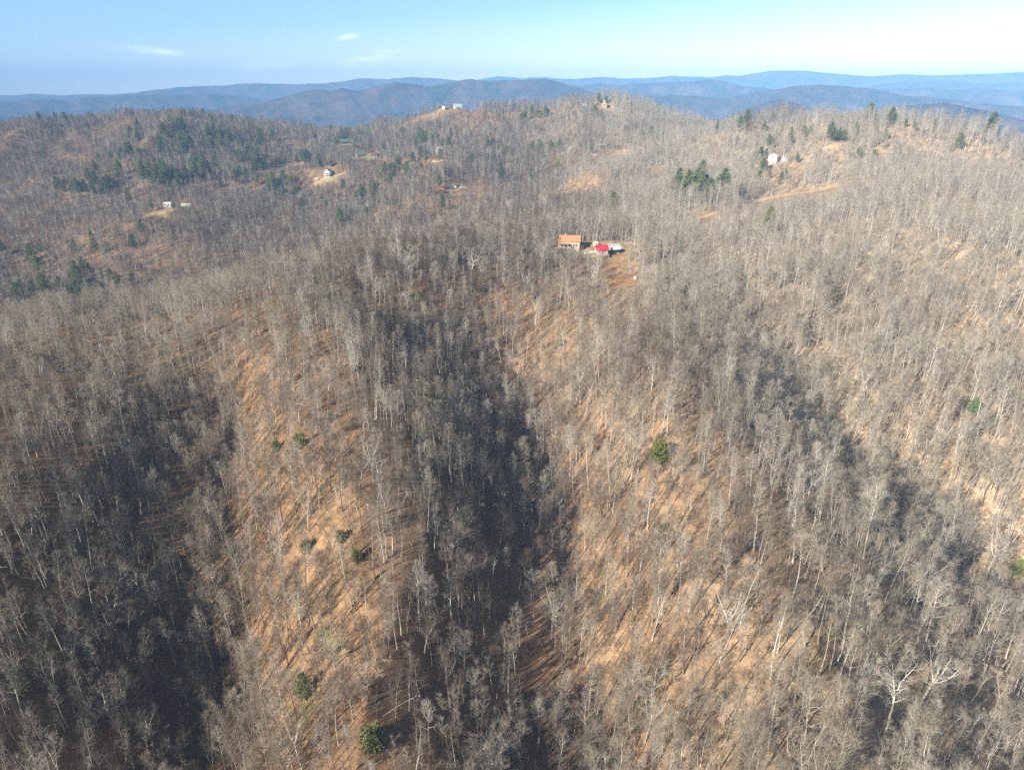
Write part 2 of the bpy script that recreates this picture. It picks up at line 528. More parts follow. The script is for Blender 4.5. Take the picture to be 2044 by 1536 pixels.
class MB:
    def __init__(s):
        s.v = []; s.f = []; s.m = []

    def add(s, vs, fs, mi=0):
        k = len(s.v)
        s.v += [tuple(q) for q in vs]
        s.f += [tuple(i + k for i in f) for f in fs]
        s.m += [mi] * len(fs)

    def box(s, x0, x1, y0, y1, z0, z1, mi=0):
        s.add([(x0, y0, z0), (x1, y0, z0), (x1, y1, z0), (x0, y1, z0), (x0, y0, z1), (x1, y0, z1), (x1, y1, z1), (x0, y1, z1)],
              [(0, 3, 2, 1), (4, 5, 6, 7), (0, 1, 5, 4), (1, 2, 6, 5), (2, 3, 7, 6), (3, 0, 4, 7)], mi)

    def prism(s, pts, y0, y1, mi=0):
        """outline in x,z pushed along y"""
        n = len(pts)
        s.add([(x, y0, z) for x, z in pts] + [(x, y1, z) for x, z in pts],
              [tuple(range(n)), tuple(range(2 * n - 1, n - 1, -1))] + [(i, i + n, (i + 1) % n + n, (i + 1) % n) for i in range(n)], mi)

    def tube(s, pts, rad, sides=6, mi=0, cap=True):
        k = len(s.v)
        prev = None
        for i, p in enumerate(pts):
            p = Vector(p)
            d = (Vector(pts[min(i + 1, len(pts) - 1)]) - Vector(pts[max(i - 1, 0)])).normalized()
            a = d.cross(Vector((1, .13, .07)) if abs(d.x) < .8 else Vector((.1, 1, 0))).normalized()
            b = d.cross(a)
            for j in range(sides):
                t = 2 * math.pi * j / sides
                q = p + (a * math.cos(t) + b * math.sin(t)) * rad[i]
                s.v.append((q.x, q.y, q.z))
        for i in range(len(pts) - 1):
            for j in range(sides):
                a0 = k + i * sides + j; a1 = k + i * sides + (j + 1) % sides
                s.f.append((a0, a1, a1 + sides, a0 + sides)); s.m.append(mi)
        if cap:
            s.f.append(tuple(k + j for j in range(sides))[::-1]); s.m.append(mi)
            e = k + (len(pts) - 1) * sides
            s.f.append(tuple(e + j for j in range(sides))); s.m.append(mi)

    def mesh(s, name, mats):
        me = bpy.data.meshes.new(name)
        me.from_pydata(s.v, [], s.f)
        for m in (mats if isinstance(mats, (list, tuple)) else [mats]):
            me.materials.append(m)
        me.polygons.foreach_set('material_index', s.m)
        me.update()
        return me

    def build(s, name, mats, parent=None, **k):
        o = bpy.data.objects.new(name, s.mesh(name, mats))
        COL.objects.link(o)
        if parent: o.parent = parent
        return tag(o, **k)


# ------------------------------------------------------------------ the ground sheet
def make_ground():
    a_front = np.arange(-52, 52.01, .24)
    a_l = np.linspace(-180, -52, 70)[:-1]
    a_r = np.linspace(52, 180, 70)[1:-1]
    az = np.radians(np.concatenate([a_l, a_front, a_r]))
    rr = np.exp(np.linspace(math.log(30), math.log(12000), 660))
    A, RR = np.meshgrid(az, rr)
    X = (RR * np.sin(A)).ravel(); Y = (RR * np.cos(A)).ravel()
    Z = height(X, Y)
    na, nr = len(az), len(rr)
    co = np.stack([X, Y, Z], 1)
    c0 = np.array([[0, 0, float(height(np.array([0.]), np.array([0.]))[0])]])
    co = np.concatenate([co, c0])
    i = np.arange(nr - 1)[:, None]; j = np.arange(na)[None]
    j2 = (j + 1) % na
    q = np.stack([i * na + j, i * na + j2, (i + 1) * na + j2, (i + 1) * na + j], -1).reshape(-1, 4)
    q = q[:, ::-1]
    tri = np.stack([np.full(na, nr * na), (np.arange(na) + 1) % na, np.arange(na)], 1)[:, ::-1]
    tri = tri[:, ::-1]
    me = bpy.data.meshes.new('terrain')
    me.vertices.add(len(co)); me.vertices.foreach_set('co', co.astype(np.float32).ravel())
    nl = len(q) * 4 + len(tri) * 3
    me.loops.add(nl)
    me.loops.foreach_set('vertex_index', np.concatenate([q.ravel(), tri.ravel()]).astype(np.int32))
    me.polygons.add(len(q) + len(tri))
    st = np.concatenate([np.arange(len(q)) * 4, len(q) * 4 + np.arange(len(tri)) * 3]).astype(np.int32)
    me.polygons.foreach_set('loop_start', st)
    me.polygons.foreach_set('use_smooth', np.ones(len(st), bool))
    me.update(calc_edges=True)
    me.validate()
    soil = np.zeros(len(co)); grass = np.zeros(len(co))
    x, y = co[:, 0], co[:, 1]
    wob = .35 * (fbm(x / 14, y / 14, 77, 3) - .5)
    for g in REG:
        d = reg_d(x, y, g) + wob
        k = 1 - sm(.75, 1.15, d)
        soil = np.maximum(soil, k * g[4]); grass = np.maximum(grass, k * g[5])
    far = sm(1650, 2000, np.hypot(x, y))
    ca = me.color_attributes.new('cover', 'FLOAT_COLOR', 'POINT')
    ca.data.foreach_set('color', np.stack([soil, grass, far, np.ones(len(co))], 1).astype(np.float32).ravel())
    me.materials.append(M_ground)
    o = bpy.data.objects.new('terrain', me)
    COL.objects.link(o)
    tag(o, kind='structure')
    nrm = me.polygons[1000].normal
    if nrm.z < 0:
        me.flip_normals()


make_ground()

# ------------------------------------------------------------------ trees
def perp(d, rng):
    a = Vector((rng.gauss(0, 1), rng.gauss(0, 1), rng.gauss(0, 1)))
    a = a - d * a.dot(d)
    return a.normalized()


def strip(mb, p, d, L, w, rng, side, mi, droop=0.0):
    """a fine twig: a long thin blade with a bend and side twiglets"""
    a = perp(d, rng)
    p1 = p + d * L * .5
    d2 = (d + perp(d, rng) * .25 + Vector((0, 0, .12 - droop))).normalized()
    p2 = p1 + d2 * L * .5
    mb.add([p - a * w, p + a * w, p1 + a * w * .7, p1 - a * w * .7, p2], [(0, 1, 2, 3), (3, 2, 4)], mi)
    for k in range(side):
        t = rng.uniform(.15, .85)
        q = p.lerp(p1, t * 2) if t < .5 else p1.lerp(p2, t * 2 - 1)
        dd = (d * .75 + perp(d, rng) * .7 + Vector((0, 0, .1))).normalized()
        b = perp(dd, rng)
        l = L * rng.uniform(.35, .6)
        mb.add([q - b * w * .6, q + b * w * .6, q + dd * l], [(0, 1, 2)], mi)


def grow(seed, H, bare, spread, n_limb, n_sub, n_twig, tw=.0155, fork=0, rise=.8, r0=.22, curve=.05, side=3, broken=False):
    """returns (trunk, crown) builders of one leafless tree H metres tall"""
    rng = random.Random(seed)
    T, C = MB(), MB()
    stems = []
    n = 9
    p = Vector((0, 0, -.8)); d = Vector((rng.gauss(0, .02), rng.gauss(0, .02), 1)).normalized()
    pts, rad = [], []
    top = H if not fork else H * (bare + rng.uniform(.05, .15))
    for i in range(n + 1):
        t = i / n
        pts.append(p.copy())
        fl = 1.5 if i == 0 else 1
        rad.append(r0 * fl * ((1 - t) ** .8 * .93 + .07) if not fork else r0 * fl * (1 - .35 * t))
        d = (d + Vector((rng.gauss(0, curve), rng.gauss(0, curve), .12))).normalized()
        p = p + d * ((top + .8) / n)
    T.tube(pts, rad, 6, 0)
    stems.append((pts, rad, bare * H / top if not fork else .75))
    if fork:
        base, bd = pts[-1], (pts[-1] - pts[-2]).normalized()
        a0 = rng.uniform(0, 6.28)
        for k in range(fork):
            a = a0 + 6.28 * k / fork + rng.uniform(-.4, .4)
            dd = (bd + Vector((math.cos(a), math.sin(a), 0)) * rng.uniform(.35, .7)).normalized()
            q = base.copy(); sp, sr = [], []
            Ls = (H - top) * rng.uniform(.8, 1.05)
            for i in range(7):
                t = i / 6
                sp.append(q.copy()); sr.append(r0 * .5 * ((1 - t) ** .8 * .92 + .08))
                dd = (dd + Vector((rng.gauss(0, .1), rng.gauss(0, .1), .12))).normalized()
                q = q + dd * Ls / 6
            T.tube(sp, sr, 5, 0)
            stems.append((sp, sr, .15))

    def at(pts, rad, t):
        f = t * (len(pts) - 1); i = min(int(f), len(pts) - 2)
        return pts[i].lerp(pts[i + 1], f - i), rad[i] + (rad[i + 1] - rad[i]) * (f - i), (pts[i + 1] - pts[i]).normalized()
    tot = sum(1.0 for _ in stems)
    for si, (pts, rad, t0) in enumerate(stems):
        nl = n_limb if not fork else max(5, int(n_limb / (fork + .5)) if si else 3)
        ang = rng.uniform(0, 6.28)
        for k in range(nl):
            u = (k + rng.random() * .8) / nl
            t = t0 + (1 - t0) * u * .97
            q, rr, sd_ = at(pts, rad, t)
            ang += 2.4 + rng.uniform(-.5, .5)
            shape = (.55 + .9 * u) * (1.12 - u) * 1.9 if not fork else (1.1 - .5 * u)
            shape = min(shape, 1.1)
            L = spread * shape * rng.uniform(.75, 1.2)
            out = Vector((math.cos(ang), math.sin(ang), 0))
            el = rise * (.65 + .6 * u) + rng.uniform(-.2, .2)
            dd = (out + Vector((0, 0, el))).normalized()
            lr = min(rr * .6, .035 + .018 * L)
            lp, lrad = [], []
            pq = q.copy()
            for i in range(5):
                v = i / 4
                lp.append(pq.copy()); lrad.append(lr * (1 - .8 * v))
                dd = (dd + perp(dd, rng) * .16 + Vector((0, 0, .10))).normalized()
                pq = pq + dd * L / 4
            C.tube(lp, lrad, 4, 0, cap=False)
            for j in range(n_sub):
                tt = .22 + .78 * (j + rng.random()) / n_sub
                q2, r2, d2 = at(lp, lrad, min(tt, .99))
                sd2 = (d2 * .8 + perp(d2, rng) * .75 + Vector((0, 0, .22))).normalized()
                L2 = L * rng.uniform(.28, .48) * (1.15 - .5 * tt) + .3
                a1 = q2 + sd2 * L2 * .5
                sd3 = (sd2 + perp(sd2, rng) * .25 + Vector((0, 0, .12))).normalized()
                a2 = a1 + sd3 * L2 * .5
                w2 = max(.016, r2 * .5)
                C.tube([q2, a1, a2], [w2, w2 * .7, w2 * .3], 3, 1, cap=False)
                for m_ in range(n_twig):
                    s_ = rng.random()
                    q3 = q2.lerp(a1, s_ * 2) if s_ < .5 else a1.lerp(a2, s_ * 2 - 1)
                    d3 = ((sd2 if s_ < .5 else sd3) * .8 + perp(sd2, rng) * .8 + Vector((0, 0, .25))).normalized()
                    strip(C, q3, d3, rng.uniform(.8, 1.7) * (spread / 4.5) ** .5, tw, rng, side, 1)
    return T, C


KINDS = []     # (look words, trunk mesh, crown mesh, share of the wood)
SPEC = [
    # seed H bare spread nlimb nsub ntwig tw fork rise r0
    ('tall straight', dict(seed=1, H=26, bare=.50, spread=3.6, n_limb=18, n_sub=6, n_twig=7, rise=1.05, r0=.23), 15),
    ('tall slim', dict(seed=2, H=25, bare=.58, spread=2.9, n_limb=15, n_sub=5, n_twig=7, rise=1.2, r0=.19), 17),
    ('tall narrow', dict(seed=3, H=23, bare=.45, spread=3.1, n_limb=17, n_sub=6, n_twig=7, rise=1.1, r0=.19), 14),
    ('round crowned', dict(seed=4, H=22, bare=.40, spread=4.6, n_limb=20, n_sub=7, n_twig=8, rise=.8, r0=.26), 9),
    ('forked', dict(seed=5, H=24, bare=.42, spread=3.8, n_limb=22, n_sub=6, n_twig=8, fork=3, rise=.8, r0=.30), 7),
    ('wide spreading', dict(seed=6, H=21, bare=.30, spread=5.0, n_limb=26, n_sub=7, n_twig=8, fork=4, rise=.55, r0=.36, curve=.08), 5),
    ('twin stemmed', dict(seed=7, H=25, bare=.25, spread=3.2, n_limb=24, n_sub=6, n_twig=7, fork=2, rise=1.0, r0=.24), 7),
    ('slender', dict(seed=8, H=18, bare=.42, spread=2.2, n_limb=13, n_sub=5, n_twig=6, rise=1.1, r0=.12), 26),
    ('crooked', dict(seed=9, H=19, bare=.35, spread=3.9, n_limb=15, n_sub=6, n_twig=7, rise=.6, r0=.22, curve=.12), 6),
    ('thin understory', dict(seed=10, H=11, bare=.25, spread=2.2, n_limb=12, n_sub=4, n_twig=6, rise=.8, r0=.08), 18),
]

hid = bpy.data.collections.new('tree_shapes')       # sources of the forest; never linked to the scene
hid_far = bpy.data.collections.new('far_tree_shapes')
hid_brush = bpy.data.collections.new('brush_shapes')
hid_ever = bpy.data.collections.new('evergreen_shapes')


def merged(parts):
    M = MB()
    for b in parts:
        k = len(M.v)
        M.v += b.v; M.f += [tuple(i + k for i in f) for f in b.f]; M.m += b.m
    return M


def source(name, me, col):
    o = bpy.data.objects.new(name, me)
    col.objects.link(o)
    return o


if TREES:
    for i, (look, sp, share) in enumerate(SPEC):
        T, C = grow(**sp)
        KINDS.append((look, T.mesh('trunk', [M_bark, M_twig]), C.mesh('crown', [M_bark, M_twig]), share, sp['H']))
        source('shape_%02d' % i, merged([T, C]).mesh('tree', [M_bark, M_twig]), hid)
        f = dict(sp)
        f['n_limb'] = max(8, int(sp['n_limb'] * .75)); f['n_sub'] = 4; f['n_twig'] = 4; f['tw'] = .06; f['side'] = 1
        T, C = grow(**f)
        source('shape_%02d' % i, merged([T, C]).mesh('far_tree', [M_bark, M_twig]), hid_far)

SHARES = np.array([k[2] for k in SPEC], float); SHARES /= SHARES.sum()


def conifer(seed, H, kind):
    """trunk and foliage of a pine (open tiers of boughs) or a hemlock / laurel (dense)"""
    rng = random.Random(seed)
    T, C = MB(), MB()
    n = 7
    pts = [Vector((rng.gauss(0, .05) * i, rng.gauss(0, .05) * i, -.6 + (H + .4) * i / n)) for i in range(n + 1)]
    T.tube(pts, [.20 * H / 17 * (1 - .93 * i / n) for i in range(n + 1)], 6, 0)
    if kind == 'pine':
        z0, W, tiers, lump = .28, .27, 14, 1.2
    elif kind == 'hemlock':
        z0, W, tiers, lump = .08, .29, 18, .9
    else:
        z0, W, tiers, lump = .05, .42, 9, .9
    for k in range(tiers):
        u = (k + rng.random() * .5) / tiers
        z = H * (z0 + (1 - z0) * u)
        prof = (1 - u ** 1.9) ** .8 * .92 * (.55 + .45 * min(1, u * 3 + .3)) + .08 if kind != 'shrub' else math.sqrt(max(0, 1 - (u * 1.02 - .25) ** 2 * 1.6)) * .9 + .05
        nb = 7 if kind != 'shrub' else 9
        for j in range(nb):
            if rng.random() < .13:
                continue
            a = 6.28 * (j + rng.random() * .7) / nb + k * 1.1
            L = H * W * prof * rng.uniform(.65, 1.25)
            up = .25 if kind == 'pine' else -.05
            o = Vector((0, 0, z))
            d = Vector((math.cos(a), math.sin(a), up + .5 * u)).normalized()
            e = o + d * L
            T.tube([o, e], [.05, .015], 3, 0, cap=False)
            for m_ in range(int(4 + L * 5)):
                t = rng.uniform(.25, 1.05)
                c = o.lerp(e, t) + Vector((rng.gauss(0, .22), rng.gauss(0, .22), rng.gauss(0, .14))) * L * .35 * lump
                for q in range(4):
                    # a tuft of needles: three or four narrow blades fanning out
                    dd = (d * .5 + Vector((rng.gauss(0, 1), rng.gauss(0, 1), rng.gauss(.35, .6)))).normalized()
                    s = perp(dd, rng)
                    l = rng.uniform(.35, .75)
                    w = rng.uniform(.07, .13)
                    C.add([c - s * w, c + s * w, c + dd * l + s * w * .5, c + dd * l - s * w * .3], [(0, 1, 2, 3)], 1)
    return T, C


def leaf_mat(name, a, b_, c_):
    m, n, l, b = mat(name, .6)
    oi = n.new('ShaderNodeObjectInfo')
    t = n.new('ShaderNodeTexCoord')
    c = mix(n, l, oi.outputs['Random'], a, b_)
    f = noise(n, l, t.outputs['Object'], .7, 4)
    c = mix(n, l, ramp(n, l, f, .45, .75), c, c_)
    l.new(c, b.inputs['Base Color'])
    return m


M_needle = leaf_mat('needles', (.18, .20, .06), (.25, .27, .08), (.32, .33, .10))
M_dark_needle = leaf_mat('dark_needles', (.13, .165, .07), (.18, .21, .08), (.24, .26, .10))
M_yellow_leaf = leaf_mat('yellow_green_leaves', (.15, .17, .03), (.20, .20, .04), (.25, .24, .06))
M_pale_needle = leaf_mat('pale_needles', (.14, .20, .085), (.17, .24, .10), (.24, .30, .14))
M_rust_leaf = leaf_mat('rust_leaves', (.30, .13, .06), (.34, .16, .07), (.22, .10, .05))
M_brown_bark = plain('pine_bark', (.11, .085, .065), .9)

EVER = {}
if TREES:
    for nm, kind, H, mt in [('pine', 'pine', 18, M_needle), ('dark_hemlock', 'hemlock', 15, M_dark_needle), ('green_shrub', 'shrub', 6, M_needle),
                            ('young_pine', 'pine', 13, M_needle), ('dark_pine', 'pine', 19, M_dark_needle)]:
        T, C = conifer(hash(kind) % 1 + len(nm) * 7, H, kind)
        EVER[nm] = (T.mesh('trunk', [M_brown_bark]), C.mesh('crown', [M_brown_bark, mt]), merged([T, C]).mesh('evergreen', [M_brown_bark, mt]), H)
    T, C = conifer(55, 14, 'pine')
    EVER['pale_pine'] = (T.mesh('trunk', [M_brown_bark]), C.mesh('crown', [M_brown_bark, M_pale_needle]), merged([T, C]).mesh('evergreen', [M_brown_bark, M_pale_needle]), 14)
    T, C = conifer(56, 5, 'shrub')
    EVER['yellow_shrub'] = (T.mesh('trunk', [M_brown_bark]), C.mesh('crown', [M_brown_bark, M_yellow_leaf]), merged([T, C]).mesh('evergreen', [M_brown_bark, M_yellow_leaf]), 5)
    T, C = conifer(57, 14, 'shrub')
    EVER['rust_tree'] = (T.mesh('trunk', [M_brown_bark]), C.mesh('crown', [M_brown_bark, M_rust_leaf]), merged([T, C]).mesh('evergreen', [M_brown_bark, M_rust_leaf]), 14)

    # brush: low leafless saplings and fallen limbs
    for i in range(4):
        rng = random.Random(200 + i)
        B = MB()
        for k in range(9 if i < 3 else 3):
            a = rng.uniform(0, 6.28); rr_ = rng.uniform(0, 1.3)
            p = Vector((rr_ * math.cos(a), rr_ * math.sin(a), -.2))
            d = Vector((rng.gauss(0, .25), rng.gauss(0, .25), 1)).normalized()
            L = rng.uniform(1.8, 4.6)
            e = p + d * L
            B.tube([p, e], [.035, .012], 3, 0, cap=False)
            for m_ in range(12):
                q = p.lerp(e, rng.uniform(.25, 1))
                strip(B, q, (d + perp(d, rng) * .9).normalized(), rng.uniform(.6, 1.5), .02, rng, 1, 1)
        source('brush_%d' % i, B.mesh('brush', [M_bark, M_twig]), hid_brush)
    for i in range(2):
        rng = random.Random(230 + i)
        B = MB()
        L = 6 + 3 * i
        B.tube([(0, 0, .15), (L * .5, .3, .3), (L, .1, .5)], [.13, .10, .04], 6, 0)
        for k in range(7):
            x = rng.uniform(L * .4, L)
            B.tube([(x, .2, .3), (x + rng.uniform(.5, 2), rng.uniform(-1.5, 1.5), rng.uniform(.3, 1.6))], [.05, .015], 3, 0, cap=False)
        source('fallen_%d' % i, B.mesh('fallen', [M_bark, M_twig]), hid_brush)


def instancer(name, groups, label, cat):
    """one 'stuff' object: points with a rotation, size and shape number, instanced by geometry nodes"""
    co = np.concatenate([g[1] for g in groups]); rot = np.concatenate([g[2] for g in groups])
    scl = np.concatenate([g[3] for g in groups]); idx = np.concatenate([g[4] for g in groups])
    grp = np.concatenate([np.full(len(g[1]), i) for i, g in enumerate(groups)])
    me = bpy.data.meshes.new(name)
    me.vertices.add(len(co)); me.vertices.foreach_set('co', co.astype(np.float32).ravel())
    for an, ty, arr, key in (('turn', 'FLOAT_VECTOR', rot, 'vector'), ('size', 'FLOAT_VECTOR', scl, 'vector'), ('shape', 'INT', idx, 'value'), ('bunch', 'INT', grp, 'value')):
        a = me.attributes.new(an, ty, 'POINT')
        a.data.foreach_set(key, arr.astype(np.float32 if ty != 'INT' else np.int32).ravel())
    o = bpy.data.objects.new(name, me)
    COL.objects.link(o)
    tag(o, label, cat, kind='stuff')
    ng = bpy.data.node_groups.new(name, 'GeometryNodeTree')
    ng.interface.new_socket('Geometry', in_out='INPUT', socket_type='NodeSocketGeometry')
    ng.interface.new_socket('Geometry', in_out='OUTPUT', socket_type='NodeSocketGeometry')
    n, l = ng.nodes, ng.links
    gi, go = n.new('NodeGroupInput'), n.new('NodeGroupOutput')
    join = n.new('GeometryNodeJoinGeometry')

    def attr(an, ty):
        x = n.new('GeometryNodeInputNamedAttribute'); x.data_type = ty
        x.inputs['Name'].default_value = an
        return x.outputs['Attribute']
    e2r = n.new('FunctionNodeEulerToRotation'); l.new(attr('turn', 'FLOAT_VECTOR'), e2r.inputs[0])
    for i, g in enumerate(groups):
        ci = n.new('GeometryNodeCollectionInfo'); ci.inputs['Collection'].default_value = g[0]
        ci.inputs['Separate Children'].default_value = True; ci.inputs['Reset Children'].default_value = True
        io = n.new('GeometryNodeInstanceOnPoints')
        io.inputs['Pick Instance'].default_value = True
        cmp_ = n.new('FunctionNodeCompare'); cmp_.data_type = 'INT'; cmp_.operation = 'EQUAL'
        ii = [s for s in cmp_.inputs if s.type == 'INT']
        l.new(attr('bunch', 'INT'), ii[0]); ii[1].default_value = i
        l.new(gi.outputs[0], io.inputs['Points']); l.new(cmp_.outputs[0], io.inputs['Selection'])
        l.new(ci.outputs[0], io.inputs['Instance']); l.new(attr('shape', 'INT'), io.inputs['Instance Index'])
        l.new(e2r.outputs[0], io.inputs['Rotation']); l.new(attr('size', 'FLOAT_VECTOR'), io.inputs['Scale'])
        l.new(io.outputs[0], join.inputs[0])
    l.new(join.outputs[0], go.inputs[0])
    md = o.modifiers.new('scatter', 'NODES'); md.node_group = ng
    return o


def scatter(r0, r1, a_half, area, seed):
    """jittered points over the ring r0..r1 in front of the camera"""
    rg = np.random.default_rng(seed)
    n = int((r1 * r1 - r0 * r0) * R(a_half) / area)
    r = np.sqrt(rg.uniform(r0 * r0, r1 * r1, n)); a = rg.uniform(-R(a_half), R(a_half), n)
    return r * np.sin(a), r * np.cos(a), rg


def relax(x, y, dmin, seed=0):
    """drop points closer than dmin metres to an earlier one (grid test)"""
    cell = dmin
    keep = np.zeros(len(x), bool); g = {}
    for i in range(len(x)):
        cx, cy_ = int(x[i] // cell), int(y[i] // cell)
        ok = True
        for a in (-1, 0, 1):
            for b in (-1, 0, 1):
                for j in g.get((cx + a, cy_ + b), ()):
                    if (x[i] - x[j]) ** 2 + (y[i] - y[j]) ** 2 < dmin * dmin:
                        ok = False; break
                if not ok: break
            if not ok: break
        if ok:
            keep[i] = True
            g.setdefault((cx, cy_), []).append(i)
    return keep


def open_mask(x, y, tall=1.0):
    """False inside clearings (and, for tall trees, just downhill of them so that the houses show)"""
    rg = np.random.default_rng(5)
    ok = np.ones(len(x), bool)
    rnd = rg.random(len(x))
    for g in REG:
        d = reg_d(x, y, g)
        if g[6] == 0:
            ok &= d > 1.12
            if tall:
                L = math.hypot(g[0], g[1])
                dx = (x - g[0]) * g[1] / L - (y - g[1]) * g[0] / L
                dy = -((x - g[0]) * g[0] / L + (y - g[1]) * g[1] / L)
                ok &= ~((np.abs(dx) < g[2] * .8) & (dy > 0) & (dy < g[3] + 8) & (rnd < .9))
        else:
            ok &= (d > 1) | (rnd < g[6])
    return ok


VIEW = []        # (u0, u1, v base, distance): cleared sight lines in front of houses and roads


def view_limit(x, y, z, size):
    f = np.ones(len(x))
    for u0, u1, vb, dd in VIEW:
        D = np.hypot(x, y)
        c = np.nonzero((D < dd + 2) & (D > dd - 130))[0]
        u, vt = project(np.stack([x[c], y[c], z[c] + 23 * size[c]], 1))
        _, v0 = project(np.stack([x[c], y[c], z[c]], 1))
        t = (v0 - vb) / np.maximum(v0 - vt, 1)
        k = (u > u0) & (u < u1) & (t < 1)
        f[c[k]] = np.minimum(f[c[k]], np.clip(t[k], .12, 1))
    return f


FORCED = []      # (x, y, radius) kept free for individually placed things
HERO = []


# ------------------------------------------------------------------ houses and small built things
M_tanroof = plain('rust_metal_roof', (.46, .25, .13), .6, .3, .4)
M_redroof = plain('red_metal_roof', (.50, .035, .055), .5, .12, .5)
M_white = plain('white_paint', (.80, .80, .78), .6, .05)
M_greywhite = plain('grey_white_paint', (.62, .66, .66), .7, .08)
M_tanwall = plain('tan_siding', (.50, .38, .25), .8, .2, .6)
M_greenroof = plain('green_metal_roof', (.10, .24, .20), .5, .15)
M_palegreen = plain('pale_green_roof', (.40, .50, .44), .6, .1)
M_brown = plain('brown_log_wall', (.20, .11, .075), .85, .25)
M_dark = plain('dark_glass_and_shade', (.035, .04, .05), .15, .1)
M_grey = plain('grey_boards', (.36, .36, .37), .85, .2, .9)
M_gravel = plain('grey_gravel', (.42, .42, .43), .95, .2, .5)
M_dirt = plain('tan_dirt', (.52, .36, .22), .95, .2, .3)
M_bluegrey = plain('blue_grey_metal', (.36, .45, .56), .45, .08)
M_orange = plain('orange_roof', (.80, .20, .07), .7, .1)
M_stone = plain('grey_stone', (.40, .37, .33), .9, .3, 2.0)
M_snag = plain('bleached_wood', (.74, .60, .44), .85, .25, 1.2)


def window(x, y, z, w, h, side, parent, fm=None):
    """frame with its pane as a sub-part; side 'f' faces -y, 'g' faces -x, 'r' faces +x"""
    a, b = MB(), MB()
    t = .12
    if side == 'f':
        for q in ((x - w/2 - t, x + w/2 + t, z + h/2, z + h/2 + t), (x - w/2 - t, x + w/2 + t, z - h/2 - t, z - h/2), (x - w/2 - t, x - w/2, z - h/2, z + h/2), (x + w/2, x + w/2 + t, z - h/2, z + h/2)):
            a.box(q[0], q[1], y - .07, y + .02, q[2], q[3])
        b.box(x - w/2, x + w/2, y - .03, y + .02, z - h/2, z + h/2)
    else:
        sg = -1 if side == 'g' else 1
        X0, X1 = sorted((x + sg * .07, x - sg * .02)); G0, G1 = sorted((x + sg * .03, x - sg * .02))
        for q in ((y - w/2 - t, y + w/2 + t, z + h/2, z + h/2 + t), (y - w/2 - t, y + w/2 + t, z - h/2 - t, z - h/2), (y - w/2 - t, y - w/2, z - h/2, z + h/2), (y + w/2, y + w/2 + t, z - h/2, z + h/2)):
            a.box(X0, X1, q[0], q[1], q[2], q[3])
        b.box(G0, G1, y - w/2, y + w/2, z - h/2, z + h/2)
    f = a.build('window', fm or M_white, parent)
    b.build('pane', M_dark, f)


